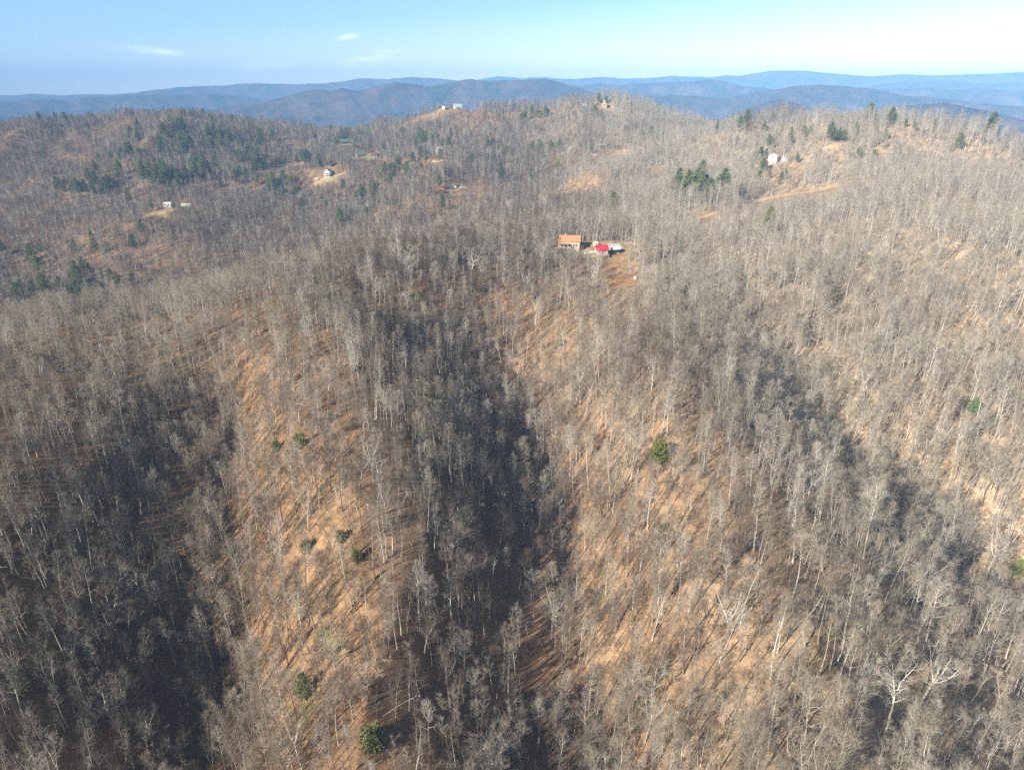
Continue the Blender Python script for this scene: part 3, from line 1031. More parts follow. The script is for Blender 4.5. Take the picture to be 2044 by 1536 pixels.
def building(name, cat, label, u, v, w, d, hw, hr, wall, roof, turn=0, ridge='x', wins=(), door=None, chimney=None, porch=None, foundation=None, group=None, over=.45, lift=0.0, frame=None, sight=True):
    """gabled building; ridge 'x' shows its long eave to the camera, 'y' its gable"""
    p = hit(u, v)
    az = math.atan2(p.x, p.y)
    hs = [float(height(np.array([p.x + a]), np.array([p.y + b]))[0]) for a in (-w/2, w/2) for b in (-d/2, d/2)]
    zb = (max(hs) + sum(hs) / 4) / 2 + lift
    if sight:
        hu = (w / 2 + 1.5) / p.length * FPX
        VIEW.append((u - hu, u + hu, v + 1, math.hypot(p.x, p.y)))
    FORCED.append((p.x, p.y, max(w, d) * .62))
    FORCED.append((p.x - L_dir.x * 11, p.y - L_dir.y * 11, 7.5))
    e = empty(name, (p.x, p.y, zb), -az + R(turn), label=label, cat=cat, group=group)
    m = MB()
    below = zb - min(hs) + 1.0
    if ridge == 'x':
        pr = [(-d/2, -.0), (d/2, -.0), (d/2, hw), (0, hw + hr), (-d/2, hw)]
        k = len(pr)
        m.add([(-w/2, a, b) for a, b in pr] + [(w/2, a, b) for a, b in pr], [tuple(range(k))[::-1], tuple(range(k, 2 * k))] + [(i, (i + 1) % k, (i + 1) % k + k, i + k) for i in range(k)])
    else:
        m.prism([(-w/2, 0), (w/2, 0), (w/2, hw), (0, hw + hr), (-w/2, hw)], -d/2, d/2)
    m.build('wall', wall, e)
    fo = MB(); fo.box(-w/2 + .08, w/2 - .08, -d/2 + .08, d/2 - .08, -below, 0.0)
    fo.build('foundation', foundation or M_stone, e)
    r = MB()
    t = .22
    if ridge == 'x':
        sl = hr / (d / 2)
        for sg in (-1, 1):
            pts = [(0, hw + hr + .03), (sg * (d/2 + over), hw - sl * over + .03), (sg * (d/2 + over), hw - sl * over + t), (0, hw + hr + t + .03)]
            n = 4
            r.add([(-w/2 - over, a, b) for a, b in pts] + [(w/2 + over, a, b) for a, b in pts], [(0, 1, 2, 3), (7, 6, 5, 4)] + [(i, i + 4, (i + 1) % 4 + 4, (i + 1) % 4) for i in range(4)])
    else:
        sl = hr / (w / 2)
        for sg in (-1, 1):
            r.prism([(0, hw + hr + .03), (sg * (w/2 + over), hw - sl * over + .03), (sg * (w/2 + over), hw - sl * over + t), (0, hw + hr + t + .03)], -d/2 - over, d/2 + over)
    ro = r.build('roof', roof, e)
    if chimney:
        c = MB(); cx, cy_ = chimney; c.box(cx - .45, cx + .45, cy_ - .45, cy_ + .45, hw + hr * .3, hw + hr + 1.3); c.build('chimney', M_stone, ro)
    for q in wins:
        window(q[0], -d/2 if q[4] == 'f' else q[1], q[1] if q[4] == 'f' else q[5], q[2], q[3], q[4], e, frame) if q[4] == 'f' else window(-w/2 if q[4] == 'g' else w/2, q[0], q[1], q[2], q[3], q[4], e, frame)
    if door:
        c = MB(); c.box(door - .5, door + .5, -d/2 - .06, -d/2 + .02, .05, 2.15); dr = c.build('door', M_brown, e)
        c = MB(); c.box(door + .32, door + .40, -d/2 - .12, -d/2 - .06, 1.0, 1.1); c.build('handle', M_grey, dr)
    if porch:
        x0, x1, dep = porch
        c = MB(); c.box(x0, x1, -d/2 - dep, -d/2 - .1, -.25, -.05); c.build('porch_floor', M_grey, e)
        n = max(2, int((x1 - x0) / 2.6) + 1)
        for i in range(n):
            xx = x0 + .15 + (x1 - x0 - .3) * i / (n - 1)
            c = MB(); c.box(xx - .1, xx + .1, -d/2 - dep + .1, -d/2 - dep + .3, -below, 2.45); c.build('porch_post', M_white if wall != M_brown else M_brown, e)
        c = MB(); c.add([(x0 - .2, -d/2 - dep - .2, 2.45), (x1 + .2, -d/2 - dep - .2, 2.45), (x1 + .2, -d/2 - .05, 2.75), (x0 - .2, -d/2 - .05, 2.75), (x0 - .2, -d/2 - dep - .2, 2.6), (x1 + .2, -d/2 - dep - .2, 2.6), (x1 + .2, -d/2 - .05, 2.9), (x0 - .2, -d/2 - .05, 2.9)],
                        [(0, 3, 2, 1), (4, 5, 6, 7), (0, 1, 5, 4), (1, 2, 6, 5), (2, 3, 7, 6), (3, 0, 4, 7)]); c.build('porch_roof', roof, e)
    return e, p, zb


def drape(name, pts_px, width, m, lift=.25, label=None, step=3.0):
    """a strip laid on the ground along a line of photograph pixels"""
    P3 = [hit(u, v) for u, v in pts_px]
    for a, b in zip(pts_px[:-1], pts_px[1:]):
        pa = hit(*a)
        VIEW.append((min(a[0], b[0]) - 1, max(a[0], b[0]) + 1, (a[1] + b[1]) / 2 + (8 if width > 7 else 2), pa.length))
    line = []
    for a, b in zip(P3[:-1], P3[1:]):
        n = max(2, int((b - a).length / step))
        line += [a.lerp(b, i / n) for i in range(n)]
    line.append(P3[-1])
    for q in line:
        FORCED.append((q.x, q.y, width * .5 + 1.2))
    mb = MB(); W = 5
    vs = []
    for i, q in enumerate(line):
        d = line[min(i + 1, len(line) - 1)] - line[max(i - 1, 0)]
        nx, ny = -d.y, d.x; L = math.hypot(nx, ny) or 1
        for j in range(W):
            t = (j / (W - 1) - .5) * width * (1 + .12 * math.sin(i * 1.3))
            vs.append((q.x + nx / L * t, q.y + ny / L * t))
    A = np.array(vs); Z = height(A[:, 0], A[:, 1]) + lift
    mb.add([(a[0], a[1], z) for a, z in zip(A, Z)], [(i * W + j, i * W + j + 1, (i + 1) * W + j + 1, (i + 1) * W + j) for i in range(len(line) - 1) for j in range(W - 1)])
    o = mb.build(name, m, kind='structure')
    if o.data.polygons[0].normal.z < 0:
        o.data.flip_normals()
    return o


# the homestead on the near ridge
building('house', 'house', 'long tan house with rust brown gabled roof among trees on the near ridge', 1137, 493, 13.8, 8.5, 4.3, 2.9, M_tanwall, M_tanroof, turn=-4,
         wins=[(-4.8, 1.7, 1.2, 1.3, 'f'), (-2, 1.7, 1.2, 1.3, 'f'), (1.2, 1.7, 1.0, 1.9, 'f'), (4.6, 1.7, 1.3, 1.3, 'f'), (-5, 3.7, 1.0, .9, 'f'), (4.6, 3.7, 1.0, .9, 'f')], door=2.9, chimney=(-3, .8), porch=(-7, -.5, 2.6))
building('cabin', 'cabin', 'small beige cabin with bright red metal roof beside the gravel lot', 1200, 507, 7.4, 6.5, 2.7, 2.4, M_tanwall, M_redroof, turn=14,
         wins=[(-1.8, 1.5, 1.0, 1.0, 'f'), (1.6, 1.5, 1.0, 1.0, 'f'), (0, 1.5, 1.1, 1.1, 'r')], door=.1, porch=None, over=.55)
building('carport', 'shed', 'white roofed open sided shed right of the red roofed cabin', 1228, 504, 4.6, 4.6, 2.2, 1.2, M_dark, M_white, turn=24, over=.4)  # dark walls painted in as the shade under the open roof
building('utility_shed', 'shed', 'small boxy white shed behind the red roofed cabin', 1189, 492, 2.6, 2.4, 2.2, .5, M_white, M_white, turn=0, door=.3, over=.15)
drape('gravel_lot', [(1205, 497), (1222, 494), (1241, 493)], 7.5, M_gravel)
drape('driveway', [(1190, 503), (1176, 505), (1166, 507)], 3.5, M_gravel)
dk = hit(1208, 511)
e = empty('wooden_deck', dk, R(-12), label='grey wooden deck below the corner of the red roofed cabin', cat='deck')
c = MB(); c.box(-2.6, 2.6, -1.4, 1.4, .55, .7); c.build('deck_boards', M_grey, e)
for sx in (-2.4, 0, 2.4):
    c = MB(); c.box(sx - .08, sx + .08, -1.3, -1.14, -1, 1.6); c.build('rail_post', M_grey, e)
c = MB(); c.box(-2.55, 2.55, -1.36, -1.1, 1.6, 1.7); c.build('handrail', M_grey, e)
tk = hit(1268, 557)
e = empty('water_tank', tk, 0, label='small white tank at the right edge of the orange clearing below the cabin', cat='tank')
c = MB(); c.tube([(0, 0, 0), (0, 0, .1), (0, 0, 1.5), (0, 0, 1.75), (0, 0, 1.85)], [.75, .8, .8, .6, .2], 16); b_ = c.build('tank_body', M_white, e)
c = MB(); c.tube([(0, 0, 1.85), (0, 0, 2.02)], [.24, .24], 12); c.build('lid', M_grey, e)
# right hill
building('house', 'house', 'tall white gabled house standing alone on the right hill', 1543, 325, 9, 9.5, 6.0, 2.6, M_white, M_white, turn=-12, ridge='y',
         wins=[(-2.4, 4.4, 1.2, 1.2, 'f'), (0, 5.2, 2.6, .9, 'f'), (-2.4, 1.6, 1.2, 1.4, 'f'), (2.4, 1.6, 1.2, 1.4, 'f'), (-2, 4, 1, 1.2, 'r')], door=.3)
building('low_shed', 'shed', 'low shed with blue grey roof right of the tall white house', 1566, 322, 6.5, 4, 2.0, .9, M_greywhite, M_bluegrey, turn=5, door=1)
# centre valley
building('cottage', 'cottage', 'pale cottage with green grey gabled roof on the grassy bank left of centre', 656, 352, 9, 9, 4.6, 3.6, M_greywhite, M_palegreen, turn=-28, ridge='y',
         wins=[(-2.2, 3.4, 1.2, 1.3, 'f'), (1.8, 3.4, 1.2, 1.3, 'f'), (-2.2, 1.2, 1.2, 1.2, 'f'), (2, 1.5, 1.2, 1.2, 'g')], door=1.6, porch=(-4.3, 4.3, 2.2))
building('garden_shed', 'shed', 'little cream shed at the lower end of the bank below the pale cottage', 632, 361, 5, 3, 1.9, .8, M_tanwall, M_greywhite, turn=-10, door=.5)
building('lodge', 'house', 'dark brown log house with green roof between dark evergreens', 688, 286, 15, 8, 3.0, 3.2, M_brown, M_greenroof, turn=10,
         wins=[(-4.5, 1.5, 1.4, 1.3, 'f'), (-1.6, 1.5, 1.4, 1.3, 'f'), (4, 1.5, 1.6, 1.3, 'f')], door=1.2, porch=(-6.5, 0, 2.4), chimney=(3, 1))
building('barn', 'barn', 'long tan barn with green roof at the left end of the pale yard', 719, 313, 14, 7.5, 3.4, 2.4, M_tanwall, M_greenroof, turn=24,
         wins=[(-2, 1.5, 1.8, 1.6, 'g'), (3, 1.6, 1.4, 1.1, 'f')], door=-1)
building('log_house', 'house', 'dark many gabled log house at the right end of the pale yard', 748, 311, 10, 8, 3.6, 3.8, M_brown, M_brown, turn=-8, ridge='y',
         wins=[(-2.4, 1.7, 1.6, 1.6, 'f'), (2.2, 1.7, 1.6, 1.6, 'f'), (0, 4.4, 1.4, 1.2, 'f')], door=0, chimney=(2, 1), frame=M_tanwall)
drape('yard', [(714, 318), (728, 317), (742, 316), (754, 317)], 9, M_dirt)
building('house', 'house', 'grey house with blue grey roof half hidden below dark pines', 877, 302, 9, 8, 3.4, 2.4, M_grey, M_bluegrey, turn=18, wins=[(-2, 1.7, 1.2, 1.2, 'f'), (2, 1.7, 1.2, 1.2, 'f')], door=.2)
building('knoll_house', 'house', 'pale grey roofed house on the bare knoll against the blue mountains', 914, 217, 15, 11, 4.2, 4.6, M_greywhite, M_palegreen, turn=14,
         wins=[(-5, 1.8, 1.8, 1.6, 'f'), (-1.2, 1.8, 1.6, 1.6, 'f'), (3.6, 1.8, 1.8, 1.6, 'f')], door=1.2, porch=(-7, 1, 2.5))
building('white_shed', 'shed', 'narrow tall white shed left of the house on the bare knoll', 886, 218, 5.2, 6, 4.4, 1.8, M_white, M_greywhite, turn=-10, ridge='y', door=.1)
building('white_shed', 'shed', 'tiny white hut at the right end of the bare knoll', 940, 219, 3.4, 3, 2.0, .8, M_white, M_white, door=.1)
building('house', 'house', 'white house with long metal roof above the tan bank in the left valley', 336, 414, 9.5, 6.5, 4.6, 1.6, M_white, M_white, turn=-22,
         wins=[(-2.6, 3.2, 1.2, 1.1, 'f'), (1.8, 3.2, 1.6, 1.1, 'f'), (-2, 1.1, 1.2, 1.1, 'f')], door=.2)
building('mobile_home', 'mobile home', 'long low white mobile home right of the white house in the left valley', 371, 411, 11, 3.4, 2.2, .6, M_greywhite, M_white, turn=-8, door=1.2, wins=[(-3, 1.4, 1.2, .8, 'f')])
building('cabin', 'cabin', 'pale cabin on the saddle right of the left hill', 569, 236, 11, 8, 2.8, 3.2, M_tanwall, M_greywhite, turn=-25, ridge='y', wins=[(-2.5, 1.5, 1.4, 1.3, 'f'), (2.5, 1.5, 1.4, 1.3, 'f')], door=0)
e, p_, z_ = building('tower_house', 'house', 'tan house with a square lookout tower on the central hilltop', 1206, 215, 8, 7, 4.2, 2.2, M_tanwall, M_tanwall, turn=8, wins=[(-1.8, 2.2, 1.4, 1.5, 'f'), (1.8, 2.2, 1.4, 1.5, 'f')], door=0)
c = MB(); c.box(-1.6, 1.6, -1.6, 1.6, 5.2, 9.2); tw_ = c.build('tower', M_tanwall, e)
c = MB(); c.box(-2, 2, -2, 2, 9.2, 9.5); c.add([(-2, -2, 9.5), (2, -2, 9.5), (2, 2, 9.5), (-2, 2, 9.5), (0, 0, 11)], [(0, 1, 4), (1, 2, 4), (2, 3, 4), (3, 0, 4)]); c.build('tower_roof', M_greywhite, tw_)
building('white_shed', 'shed', 'low pale shed left of the lookout tower house', 1166, 213, 6, 3.5, 1.9, .7, M_greywhite, M_greywhite, door=.5)
building('hut', 'hut', 'square tan hut at the left end of the dirt track in the middle distance', 1187, 314, 4.6, 4.6, 3.4, .6, M_tanwall, M_tanwall, turn=4, door=.3, frame=M_tanwall, over=.15)
building('orange_shed', 'shed', 'small shed with orange roof at the tip of the cleared slope', 879, 383, 6, 5, 2.2, 1.4, M_brown, M_orange, turn=18, door=.4)
building('site_trailer', 'trailer', 'short white trailer above the cleared slope', 906, 376, 6, 2.6, 2.0, .35, M_white, M_greywhite, turn=-6, door=.9)
# tracks
drape('dirt_road', [(1478, 402), (1530, 397), (1580, 389), (1630, 381), (1676, 372)], 8, M_dirt)
drape('dirt_road', [(1398, 436), (1412, 430), (1430, 424)], 8, M_dirt)
drape('dirt_road', [(1212, 312), (1228, 309), (1254, 307)], 5, M_dirt)
drape('dirt_road', [(500, 347), (540, 337), (575, 331), (622, 327)], 4, M_dirt)
drape('dirt_road', [(862, 322), (884, 321), (906, 321)], 4, M_dirt)
drape('dirt_road', [(285, 437), (305, 432), (330, 424), (345, 418)], 4.5, M_dirt)
drape('dirt_road', [(636, 361), (646, 357), (662, 354), (690, 343)], 3.5, M_dirt)
drape('dirt_road', [(1640, 300), (1665, 293), (1690, 286)], 5, M_dirt)
drape('gravel_lot', [(908, 376), (920, 374), (934, 375)], 4, M_gravel)

# broken snag and fallen trunks
sn = hit(937, 708)
e = empty('broken_snag', sn, 0, label='broken pale dead trunk split at its top beside the head of the dark ravine', cat='dead tree')
c = MB(); c.tube([(0, 0, -1), (.1, 0, 3), (.3, .1, 7), (.45, .1, 10)], [.36, .32, .27, .20], 7); tr_ = c.build('trunk', M_snag, e)
c = MB(); c.tube([(.45, .1, 9.7), (.25, .1, 11.5), (.35, .1, 13.2)], [.14, .10, .01], 5); c.build('splinter', M_snag, tr_)
c = MB(); c.tube([(.5, .1, 9.7), (.8, .1, 11), (.75, .15, 12.1)], [.12, .08, .01], 5); c.build('splinter', M_snag, tr_)
a_, b_ = hit(906, 702), hit(932, 742)
c = MB(); c.tube([a_ + Vector((0, 0, .4)), a_.lerp(b_, .5) + Vector((0, 0, .5)), b_ + Vector((0, 0, .4))], [.16, .24, .32], 7)
c.build('fallen_log', M_snag, label='pale fallen log lying down the slope at the head of the dark ravine', cat='log')


if TREES:
    # ---- evergreens, each one placed where the photograph shows it
    EV = []       # kind, u, v, scale
    rv = random.Random(12)

    def clump(kind, u, v, su, sv, n, s=1.0, tilt=0):
        for _ in range(n):
            du = max(-1.6, min(1.6, rv.gauss(0, .75))) * su
            EV.append((rv.choice(kind) if isinstance(kind, list) else kind, u + du * 1.25, v + rv.gauss(0, .8) * sv + du * tilt, s * rv.uniform(.6, 1.2)))
    DK = ['dark_hemlock', 'dark_pine', 'pine']
    PN = ['pine', 'young_pine', 'dark_pine']
    clump(DK, 440, 292, 60, 18, 30, 1, .05); clump(DK, 300, 318, 50, 14, 12); clump(DK, 375, 275, 60, 12, 14)
    clump(DK, 270, 365, 60, 14, 24, 1, -.15); clump(DK, 330, 372, 30, 14, 12); clump(DK, 150, 380, 40, 8, 7, 1, -.2)
    clump(DK, 510, 320, 18, 14, 9); clump(DK, 440, 345, 40, 10, 6); clump(DK, 560, 385, 30, 14, 14); clump(DK, 480, 365, 30, 8, 7)
    clump(DK, 590, 345, 25, 8, 6); clump(['dark_pine'], 380, 212, 40, 3, 8, .8); clump(['dark_pine'], 100, 226, 40, 4, 6, .8); clump(['dark_pine'], 290, 206, 60, 3, 5, .7)
    clump(DK, 665, 272, 8, 3, 3); clump(DK, 690, 298, 16, 4, 7, .9); clump(DK, 728, 275, 12, 5, 4)
    clump(PN, 862, 288, 9, 9, 7); clump(DK, 838, 290, 6, 7, 4); clump(PN, 800, 342, 30, 6, 8, .9, -.4); clump(PN, 885, 320, 20, 6, 4)
    clump(PN, 772, 358, 30, 8, 6, 1, -.4); clump(PN, 768, 306, 4, 3, 1, 1.1)
    clump(PN, 1060, 243, 20, 5, 10, 1, -.3); clump(PN, 1080, 310, 50, 6, 8, .8); clump(PN, 985, 300, 25, 10, 7, .9); clump(PN, 960, 330, 25, 8, 5, .8)
    clump(PN, 715, 425, 18, 18, 13, .9, -.8); clump(PN, 675, 462, 14, 8, 6, .8, -.6); clump(PN, 735, 408, 14, 5, 5, .9)
    clump(PN, 150, 608, 30, 8, 8, .9, -.2); clump(PN, 55, 600, 22, 10, 7, .9, -.3); clump(PN, 190, 588, 60, 7, 9, .8, -.15); clump(PN, 230, 560, 50, 14, 6, .9); clump('pine', 75, 550, 8, 10, 2, 1.2)
    clump(PN, 1368, 392, 22, 6, 8, .9); clump(PN, 1405, 398, 30, 9, 20, 1.15); clump('pine', 1402, 355, 2, 2, 1); clump('yellow_shrub', 1440, 372, 5, 4, 2, 1.6)
    clump(PN, 1222, 420, 3, 3, 2, 1.0); clump('pine', 1530, 468, 2, 1, 2, .9); clump(PN, 1520, 270, 10, 2, 3, .9); clump('yellow_shrub', 1513, 315, 4, 4, 2, 1.9)
    clump(PN, 1493, 245, 5, 2, 3, .9); clump(PN, 1476, 268, 3, 2, 1, .9); clump(PN, 1430, 250, 5, 1, 2, .7); clump(PN, 1555, 365, 50, 10, 6, .6)
    clump(PN, 1525, 345, 8, 8, 4, .7); clump(PN, 1665, 288, 6, 3, 3, .8); clump(PN, 1595, 275, 10, 4, 2, .9); clump(PN, 1970, 262, 4, 3, 2, 1.0); clump(PN, 1780, 250, 30, 6, 4, .8)
    clump('rust_tree', 1492, 262, 4, 1, 2, .8); clump(PN, 1250, 260, 60, 15, 6, .7); clump(PN, 1735, 250, 6, 3, 2, .9); clump(PN, 1190, 240, 20, 8, 3, .8)
    clump(DK, 420, 320, 170, 55, 34, .9); clump(DK, 760, 345, 150, 45, 26, .8); clump(PN, 1020, 300, 130, 35, 18, .7); clump(PN, 1650, 300, 170, 35, 14, .7); clump(DK, 150, 520, 90, 40, 12, .8)
    # the near ones
    for k, u, v, s in [('green_shrub', 600, 892, .95), ('green_shrub', 553, 900, .7), ('green_shrub', 613, 1100, .7), ('green_shrub', 680, 1080, .7), ('green_shrub', 712, 1118, .65),
                       ('green_shrub', 475, 1110, .6), ('dark_hemlock', 608, 1392, .55), ('green_shrub', 745, 1490, 1.1), ('yellow_shrub', 1318, 920, 1.5), ('pale_pine', 1938, 838, .75),
                       ('green_shrub', 575, 908, .4), ('green_shrub', 1438, 1395, .35), ('green_shrub', 1328, 1055, .4), ('yellow_shrub', 1320, 1060, .5), ('green_shrub', 2030, 1150, 1.0),
                       ('yellow_shrub', 1945, 1030, .5), ('green_shrub', 1655, 1270, .4), ('green_shrub', 300, 1320, .7), ('dark_hemlock', 45, 1380, .6), ('green_shrub', 480, 1420, .5),
                       ('green_shrub', 1070, 835, .5), ('green_shrub', 660, 840, .6), ('green_shrub', 1120, 690, .6), ('green_shrub', 1610, 690, .7), ('green_shrub', 1420, 1010, .4), ('dark_hemlock', 1075, 1418, .4)]:
        EV.append((k, u, v, s))
    EV_LABELS = {
        (600, 892): 'rounded bright green shrub on the sunlit leaf covered spur, largest of the group there', (553, 900): 'small dark green shrub just left of the larger green shrub on the sunlit spur',
        (745, 1490): 'broad green shrub near the bottom edge of the photo, left of the centre', (608, 1392): 'dark pointed evergreen standing alone low on the left spur',
        (1318, 920): 'yellow green shrub standing alone on the sunlit middle spur', (1938, 838): 'pale green pine standing alone among bare trees on the right slope',
        (613, 1100): 'small green shrub on the left spur beside thin trunks', (2030, 1150): 'green patch of shrub at the right edge of the photo in pale ground',
    }
    ev_names = {'pine': ('pine_tree', 'pine tree'), 'young_pine': ('pine_tree', 'pine tree'), 'dark_pine': ('pine_tree', 'pine tree'), 'pale_pine': ('pine_tree', 'pine tree'),
                'dark_hemlock': ('evergreen_tree', 'evergreen'), 'green_shrub': ('evergreen_shrub', 'shrub'), 'yellow_shrub': ('yellow_green_shrub', 'shrub'), 'rust_tree': ('rust_leaved_tree', 'tree')}
    EV_OUT = []
    # a few conspicuous bare trees
    M_palebark = plain('pale_bark', (.66, .62, .53), .85, .15)
    M_paletwig = plain('pale_twigs', (.42, .385, .32), .9, .15)
    M_darkbark = plain('dark_bark', (.15, .12, .10), .9, .15)
    for i_, u, v, s_, pale, lab in [
            (5, 1838, 1398, .85, 1, 'large pale tree with a wide fan of whitish branches near the lower right corner'),
            (5, 1692, 948, .78, 1, 'gnarled cream coloured tree with crooked limbs in the right hand ravine'),
            (8, 566, 1042, .95, 0, 'dark tree with a curved leaning trunk on the sunlit left spur'),
            (4, 1768, 1458, .95, 1, 'stout pale tree forking low at the bottom edge right of centre'),
            (5, 1908, 900, .85, 1, 'broad pale tree just below the lone pale green pine'),
            (6, 1034, 766, .95, 1, 'twin stemmed pale tree on the right bank of the central ravine'),
            (5, 1130, 830, .80, 1, 'wide pale tree beside the darkest pool of the central ravine'),
            (5, 640, 700, .85, 0, 'dark spreading tree on the upper part of the left spur')]:
        p = hit(u, v)
        look, sp, _ = SPEC[i_]
        T, C = grow(**dict(sp, seed=sp['seed'] + 40 + len(lab)))
        ms = [M_palebark, M_paletwig] if pale else [M_darkbark, M_twig]
        t = empty('bare_tree', p, 1.3 * i_ + u, label=lab, cat='tree')
        t.scale = (s_ * 1.1, s_ * 1.1, s_ * .9)
        T.build('trunk', ms, t); C.build('crown', ms, t)
        FORCED.append((p.x, p.y, 3.6))
        VIEW.append((u - 14, u + 14, v - 4, math.hypot(p.x, p.y)))
    for k, u, v, s in EV:
        for u0, u1, vb, dd in VIEW:
            if u0 - 7 < u < u1 + 7 and vb - 3 < v < vb + 24 and v < 700:
                v = vb - 7
        p = hit(u, v)
        if v > 780 and s > .6:
            VIEW.append((u - 16, u + 16, v - 4, math.hypot(p.x, p.y)))
        tow = Vector((p.x, p.y)).normalized()
        if p.length < 500:
            FORCED.append((p.x - tow.x * 1.5, p.y - tow.y * 1.5, 3.6))
        else:
            s *= 1.25
            FORCED.append((p.x, p.y, 3.5)); FORCED.append((p.x - tow.x * 5, p.y - tow.y * 5, 4.5))
        EV_OUT.append((k, u, v, s, p))

    # ---- the bare wood
    x, y, rg = scatter(55, 420, 60, 10.5, 1)
    x2, y2, _ = scatter(420, 1720, 44, 12.5, 2)
    kk = (np.hypot(x2, y2) < 1400) | (x2 < 60)
    x2, y2 = x2[kk], y2[kk]
    x = np.concatenate([x, x2]); y = np.concatenate([y, y2])
    for (cu, cv, ca_, cb, so, gr) in CLEAR_PX:
        pc = hit(cu, cv)
        VIEW.append((cu - ca_ * .85, cu + ca_ * .85, cv + cb * .6, math.hypot(pc.x, pc.y)))
    k = relax(x, y, 1.7); x, y = x[k], y[k]
    gapn = fbm(x / 24, y / 24, 91, 3)
    rnd = rg.random(len(x))
    dist = np.hypot(x, y)
    keepp = np.clip((gapn - .27) * 3.8, .60, 1.0)
    k = (rnd < keepp) & open_mask(x, y)
    for fx, fy, fr in FORCED:
        k &= (x - fx) ** 2 + (y - fy) ** 2 > fr * fr
    x, y = x[k], y[k]
    z = height(x, y)
    dist = np.sqrt(x * x + y * y + z * z)
    u, v = project(np.stack([x, y, z + 12], 1))
    # leave out what neither shows nor shades anything that shows
    k = (u > -260) & (u < 2250) & (v < 1900)
    x, y, z, dist, u, v = [q[k] for q in (x, y, z, dist, u, v)]
    n = len(x)
    kind = rg.choice(len(SPEC), n, p=SHARES)
    size = rg.normal(1.0, .13, n).clip(.65, 1.32)
    stand = fbm(x / 60, y / 60, 123, 2)
    size *= (.80 + .42 * stand) * np.where(dist < 450, .76, .68)
    yaw = rg.uniform(0, 6.283, n)
    lean = rg.normal(0, .035, (n, 2))
    inframe = (u > 10) & (u < 2034) & (v < 1530) & (v > 0)
    order = np.argsort(np.where(inframe, dist, 1e9))
    solo = order[:292]
    is_solo = np.zeros(n, bool); is_solo[solo] = True
    rot = np.stack([lean[:, 0], lean[:, 1], yaw], 1)
    size *= view_limit(x, y, z, size)
    scl = np.stack([size * rg.uniform(.9, 1.12, n), size * rg.uniform(.9, 1.12, n), size], 1)
    rest = ~is_solo
    near_r = rest & (dist < 470); far_r = rest & (dist >= 470)
    co = np.stack([x, y, z], 1)
    print('trees', n, 'near', near_r.sum(), 'far', far_r.sum())
    instancer('hardwood_forest', [(hid, co[near_r], rot[near_r], scl[near_r], kind[near_r]), (hid_far, co[far_r], rot[far_r], scl[far_r], kind[far_r])],
              'leafless grey brown hardwood forest covering the hills', 'forest')

    BASE = []
    for look, tm, cm, sh, H in KINDS:
        BASE.append((tm, cm, look))
    count = {}
    for i in solo:
        tm, cm, look = BASE[kind[i]]
        uu, vv = u[i], v[i]
        third = 'left' if uu < 380 else 'left centre' if uu < 840 else 'middle' if uu < 1200 else 'right centre' if uu < 1640 else 'right'
        place = {'left': 'in the shaded ravine and slope at the lower left', 'left centre': 'on the sunlit spur at the lower left centre', 'middle': 'along the dark central ravine near the bottom',
                 'right centre': 'on the sunlit spur at the lower right centre', 'right': 'on the pale slope at the lower right corner'}[third]
        t = empty('bare_tree', (x[i], y[i], z[i]), label='%s leafless grey tree %s' % (look, place), cat='tree', group='%s bare trees %s' % (look, place))
        t.rotation_euler = tuple(rot[i]); t.scale = tuple(scl[i])
        a = bpy.data.objects.new('trunk', tm); COL.objects.link(a); a.parent = t
        b = bpy.data.objects.new('crown', cm); COL.objects.link(b); b.parent = t

    # ---- evergreens
    for (k_, u_, v_, s_, p) in EV_OUT:
        nm, cat = ev_names[k_]
        tm, cm, me, H = EVER[k_]
        lab = EV_LABELS.get((u_, v_))
        if lab:
            grp = None
        else:
            if v_ > 800:
                lab, grp = 'small %s on the leaf covered near slopes under bare trees' % ('dark evergreen' if k_ == 'dark_hemlock' else 'green shrub' if k_ == 'green_shrub' else 'yellow green shrub'), '%s under the near bare trees' % cat
            else:
                area = ('on the left hill' if u_ < 620 and v_ < 520 else 'in the left valley below the near crest' if v_ > 500 else 'on the wooded slopes around the middle houses' if u_ < 1300 else 'on the right hill')
                word = {'pine': 'green pine', 'young_pine': 'smaller green pine', 'dark_pine': 'dark green pine', 'dark_hemlock': 'dense dark evergreen', 'yellow_shrub': 'yellow green shrub', 'rust_tree': 'rust brown leafy tree', 'green_shrub': 'green shrub', 'pale_pine': 'pale pine'}[k_]
                lab, grp = '%s %s among bare trees' % (word, area), '%s trees %s' % (word, area)
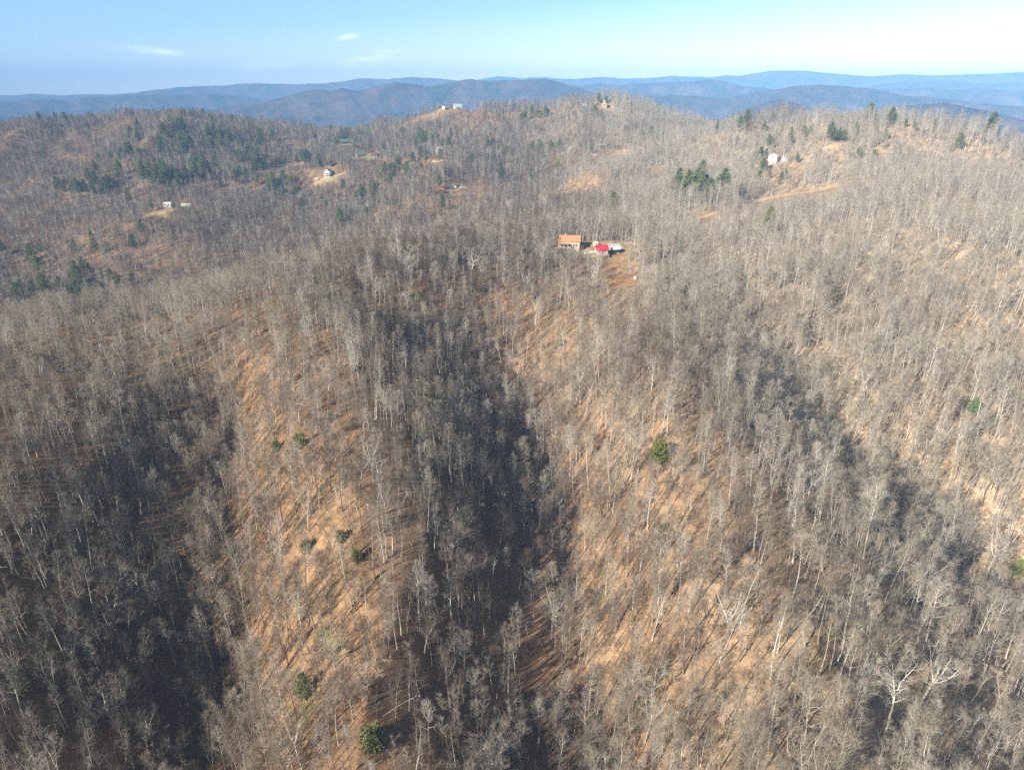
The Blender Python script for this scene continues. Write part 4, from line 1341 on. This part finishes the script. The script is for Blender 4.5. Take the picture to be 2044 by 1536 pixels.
        if p.length < 620:
            t = empty(nm, p, rv.uniform(0, 6.28), label=lab, cat=cat, group=grp)
            t.scale = (s_, s_, s_ * rv.uniform(.9, 1.1))
            a = bpy.data.objects.new('trunk', tm); COL.objects.link(a); a.parent = t
            b = bpy.data.objects.new('crown', cm); COL.objects.link(b); b.parent = t
        else:
            o = bpy.data.objects.new(nm, me); COL.objects.link(o)
            o.location = p; o.rotation_euler = (0, 0, rv.uniform(0, 6.28))
            o.scale = (s_, s_, s_ * rv.uniform(.85, 1.1))
            tag(o, lab, cat, grp)

    # ---- brush and fallen wood
    x, y, rg = scatter(70, 1400, 50, 26, 7)
    k = open_mask(x, y, 0) & (rg.random(len(x)) < np.clip((fbm(x / 30, y / 30, 61, 3) - .32) * 4, .05, 1) * np.where(np.hypot(x, y) < 330, .6, 1))
    x, y = x[k], y[k]; z = height(x, y)
    u, v = project(np.stack([x, y, z], 1)); k = (u > -80) & (u < 2120) & (v < 1640)
    x, y, z = x[k], y[k], z[k]; n = len(x)
    kind = rg.choice(6, n, p=[.3, .28, .2, .14, .05, .03])
    s = rg.uniform(.6, 1.25, n) * np.where(np.hypot(x, y) > 500, 1.5, 1)
    instancer('undergrowth', [(hid_brush, np.stack([x, y, z], 1), np.stack([rg.normal(0, .05, n), rg.normal(0, .05, n), rg.uniform(0, 6.28, n)], 1), np.stack([s, s, s], 1), kind)],
              'low leafless brush and fallen branches under the trees', 'undergrowth')
    print('brush', n)

# ------------------------------------------------------------------ haze: one closed box of even air
def make_haze():
    b = MB()
    b.box(-12300, 12300, -12300, 12300, -330, 325)
    m = bpy.data.materials.new('haze')
    m.use_nodes = True
    n, l = m.node_tree.nodes, m.node_tree.links
    n.clear()
    o = n.new('ShaderNodeOutputMaterial')
    v = n.new('ShaderNodeVolumePrincipled')
    v.inputs['Color'].default_value = (.28, .59, 1.0, 1)
    v.inputs['Density'].default_value = .00014
    v.inputs['Anisotropy'].default_value = -0.28
    l.new(v.outputs[0], o.inputs['Volume'])
    b.build('haze', m, kind='stuff', label='thin blue haze over the valleys and far ranges', cat='haze')


make_haze()
